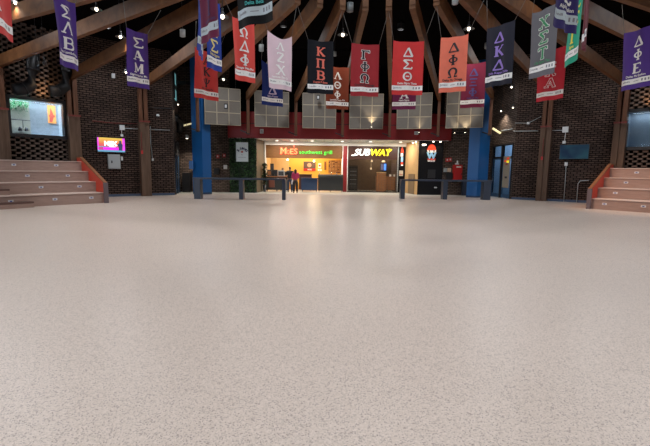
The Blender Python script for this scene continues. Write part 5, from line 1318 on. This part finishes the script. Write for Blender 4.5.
# white bag between them
bg = Vector((X(293, g1.y - .12, 184), g1.y - .16, .56)); t = thing('carrier_bag', 'small white bag carried between the two people', 'bag', bg)
mb = MB(); c = bg; vs = []
for z, w, d in ((0, .09, .05), (.04, .12, .06), (.2, .11, .05), (.3, .07, .02)):
    vs += [c + Vector((x * w, y * d, z)) for x, y in ((-1, -1), (1, -1), (1, 1), (-1, 1))]
fs = [(0, 3, 2, 1), (12, 13, 14, 15)] + [(l*4 + i, l*4 + (i+1) % 4, l*4 + 4 + (i+1) % 4, l*4 + 4 + i) for l in range(3) for i in range(4)]
mb.add(vs, fs); part(mb, 'sack', 'whiteg', t)
mb = MB(); mb.tube([c + Vector((-.05, 0, .29)), c + Vector((-.02, 0, .40)), c + Vector((.02, 0, .40)), c + Vector((.05, 0, .29))], .01, 6); part(mb, 'handle', 'whiteg', t)
# employee behind the counter (only head, shoulders visible)
p_ = (X(282.6, 31.3, 170), 31.3, 0)
person(p_, 1.72, rad(180), 'person in a dark cap working behind the grill counter', M['shirt_black'], M['trousers_black'], M['hair_dark'], M['shoe_dark'], ((.08, .06, 1.12), (.0, .25, 1.15)), ((.06, .06, 1.12), (.0, .25, 1.15)))

# ================================================================== LIGHT
w = bpy.data.worlds.new('world'); S.world = w; w.use_nodes = True
w.node_tree.nodes['Background'].inputs[0].default_value = (.5, .55, .6, 1); w.node_tree.nodes['Background'].inputs[1].default_value = .05
# unseen tall windows, added in the rear ring wall to bring cool daylight
for j, (a_, lr) in enumerate(((-99.5, 'left'), (-112, 'left'), (112, 'right'))):
    c = P(a_, R - .35, 3.4); f_ = Frame(P(a_, R - .42), (P(a_, 2) - P(a_, 1)).cross(Vector((0, 0, 1))), P(a_, 0) - P(a_, 1))
    mb = MB(); f_.box(mb, -1.2, 1.2, 1.5, 5.3, .02, .04, 0); 
    for q_ in (-1.2, 0, 1.2): f_.box(mb, q_ - .05, q_ + .05, 1.4, 5.4, 0, .1, 1)
    for q_ in (1.45, 3.4, 5.35): f_.box(mb, -1.25, 1.25, q_ - .05, q_ + .05, 0, .1, 1)
    struct(mb.build('window_%d' % (4 + j), [flat('daylight_pane', (.6, .75, .9), emit=(.65, .82, 1), es=2.5), 'black'], origin=(0, 0, 0)))
    area('window_daylight', f_.p(0, 3.4, .2), 2.3, 420 if lr == 'left' else 200, (.72, .86, 1), f_.p(0, 2.2, 6), 'RECTANGLE', 3.7)
spot('right_steps_beam', P(38, 11, 7.4), P(52, 16.5, .8), 1500, (1, .55, .28), 52, .8, .2)  # added warm spot on the right steps, without a fixture
# added rings of fill lights for the hall, in cans under the deck
k = 0
for r_, n_, pw, ang in ((7.0, 8, 260, 130), (12.0, 14, 380, 150), (16.5, 20, 330, 165)):
    for i in range(n_):
        a = 360 * i / n_ + 11; p_ = P(a, r_, 8.0)
        t = thing('hall_downlight', 'black downlight can hanging under the dark roof deck', 'lamp', p_, 'black downlights under the roof deck')
        mb = MB(); mb.tube([p_, p_ + Vector((0, 0, .22))], .15, 12, cap=False); mb.tube([p_ + Vector((0, 0, .22)), p_ + Vector((0, 0, .24))], .15, 12); mb.tube([p_ + Vector((0, 0, .24)), p_ + Vector((0, 0, .4))], .02, 6); part(mb, 'can', 'black', t)
        mb = MB(); mb.tube([p_ + Vector((0, 0, .16)), p_ + Vector((0, 0, .18))], .12, 12); part(mb, 'lens', 'bulbw', t)
        spot('hall_beam', p_ - Vector((0, 0, .05)), p_ - Vector((0, 0, 4)), pw, (1, .95, .90) if r_ < 10 else (.93, .96, 1), ang, .6, .2)

S.view_settings.view_transform = 'Standard'; S.view_settings.look = 'None'; S.view_settings.gamma = 1; S.view_settings.use_curve_mapping = False
S.view_settings.exposure = 0.0
S.cycles.use_denoising = True
S.cycles.max_bounces = 8; S.cycles.sample_clamp_indirect = 4
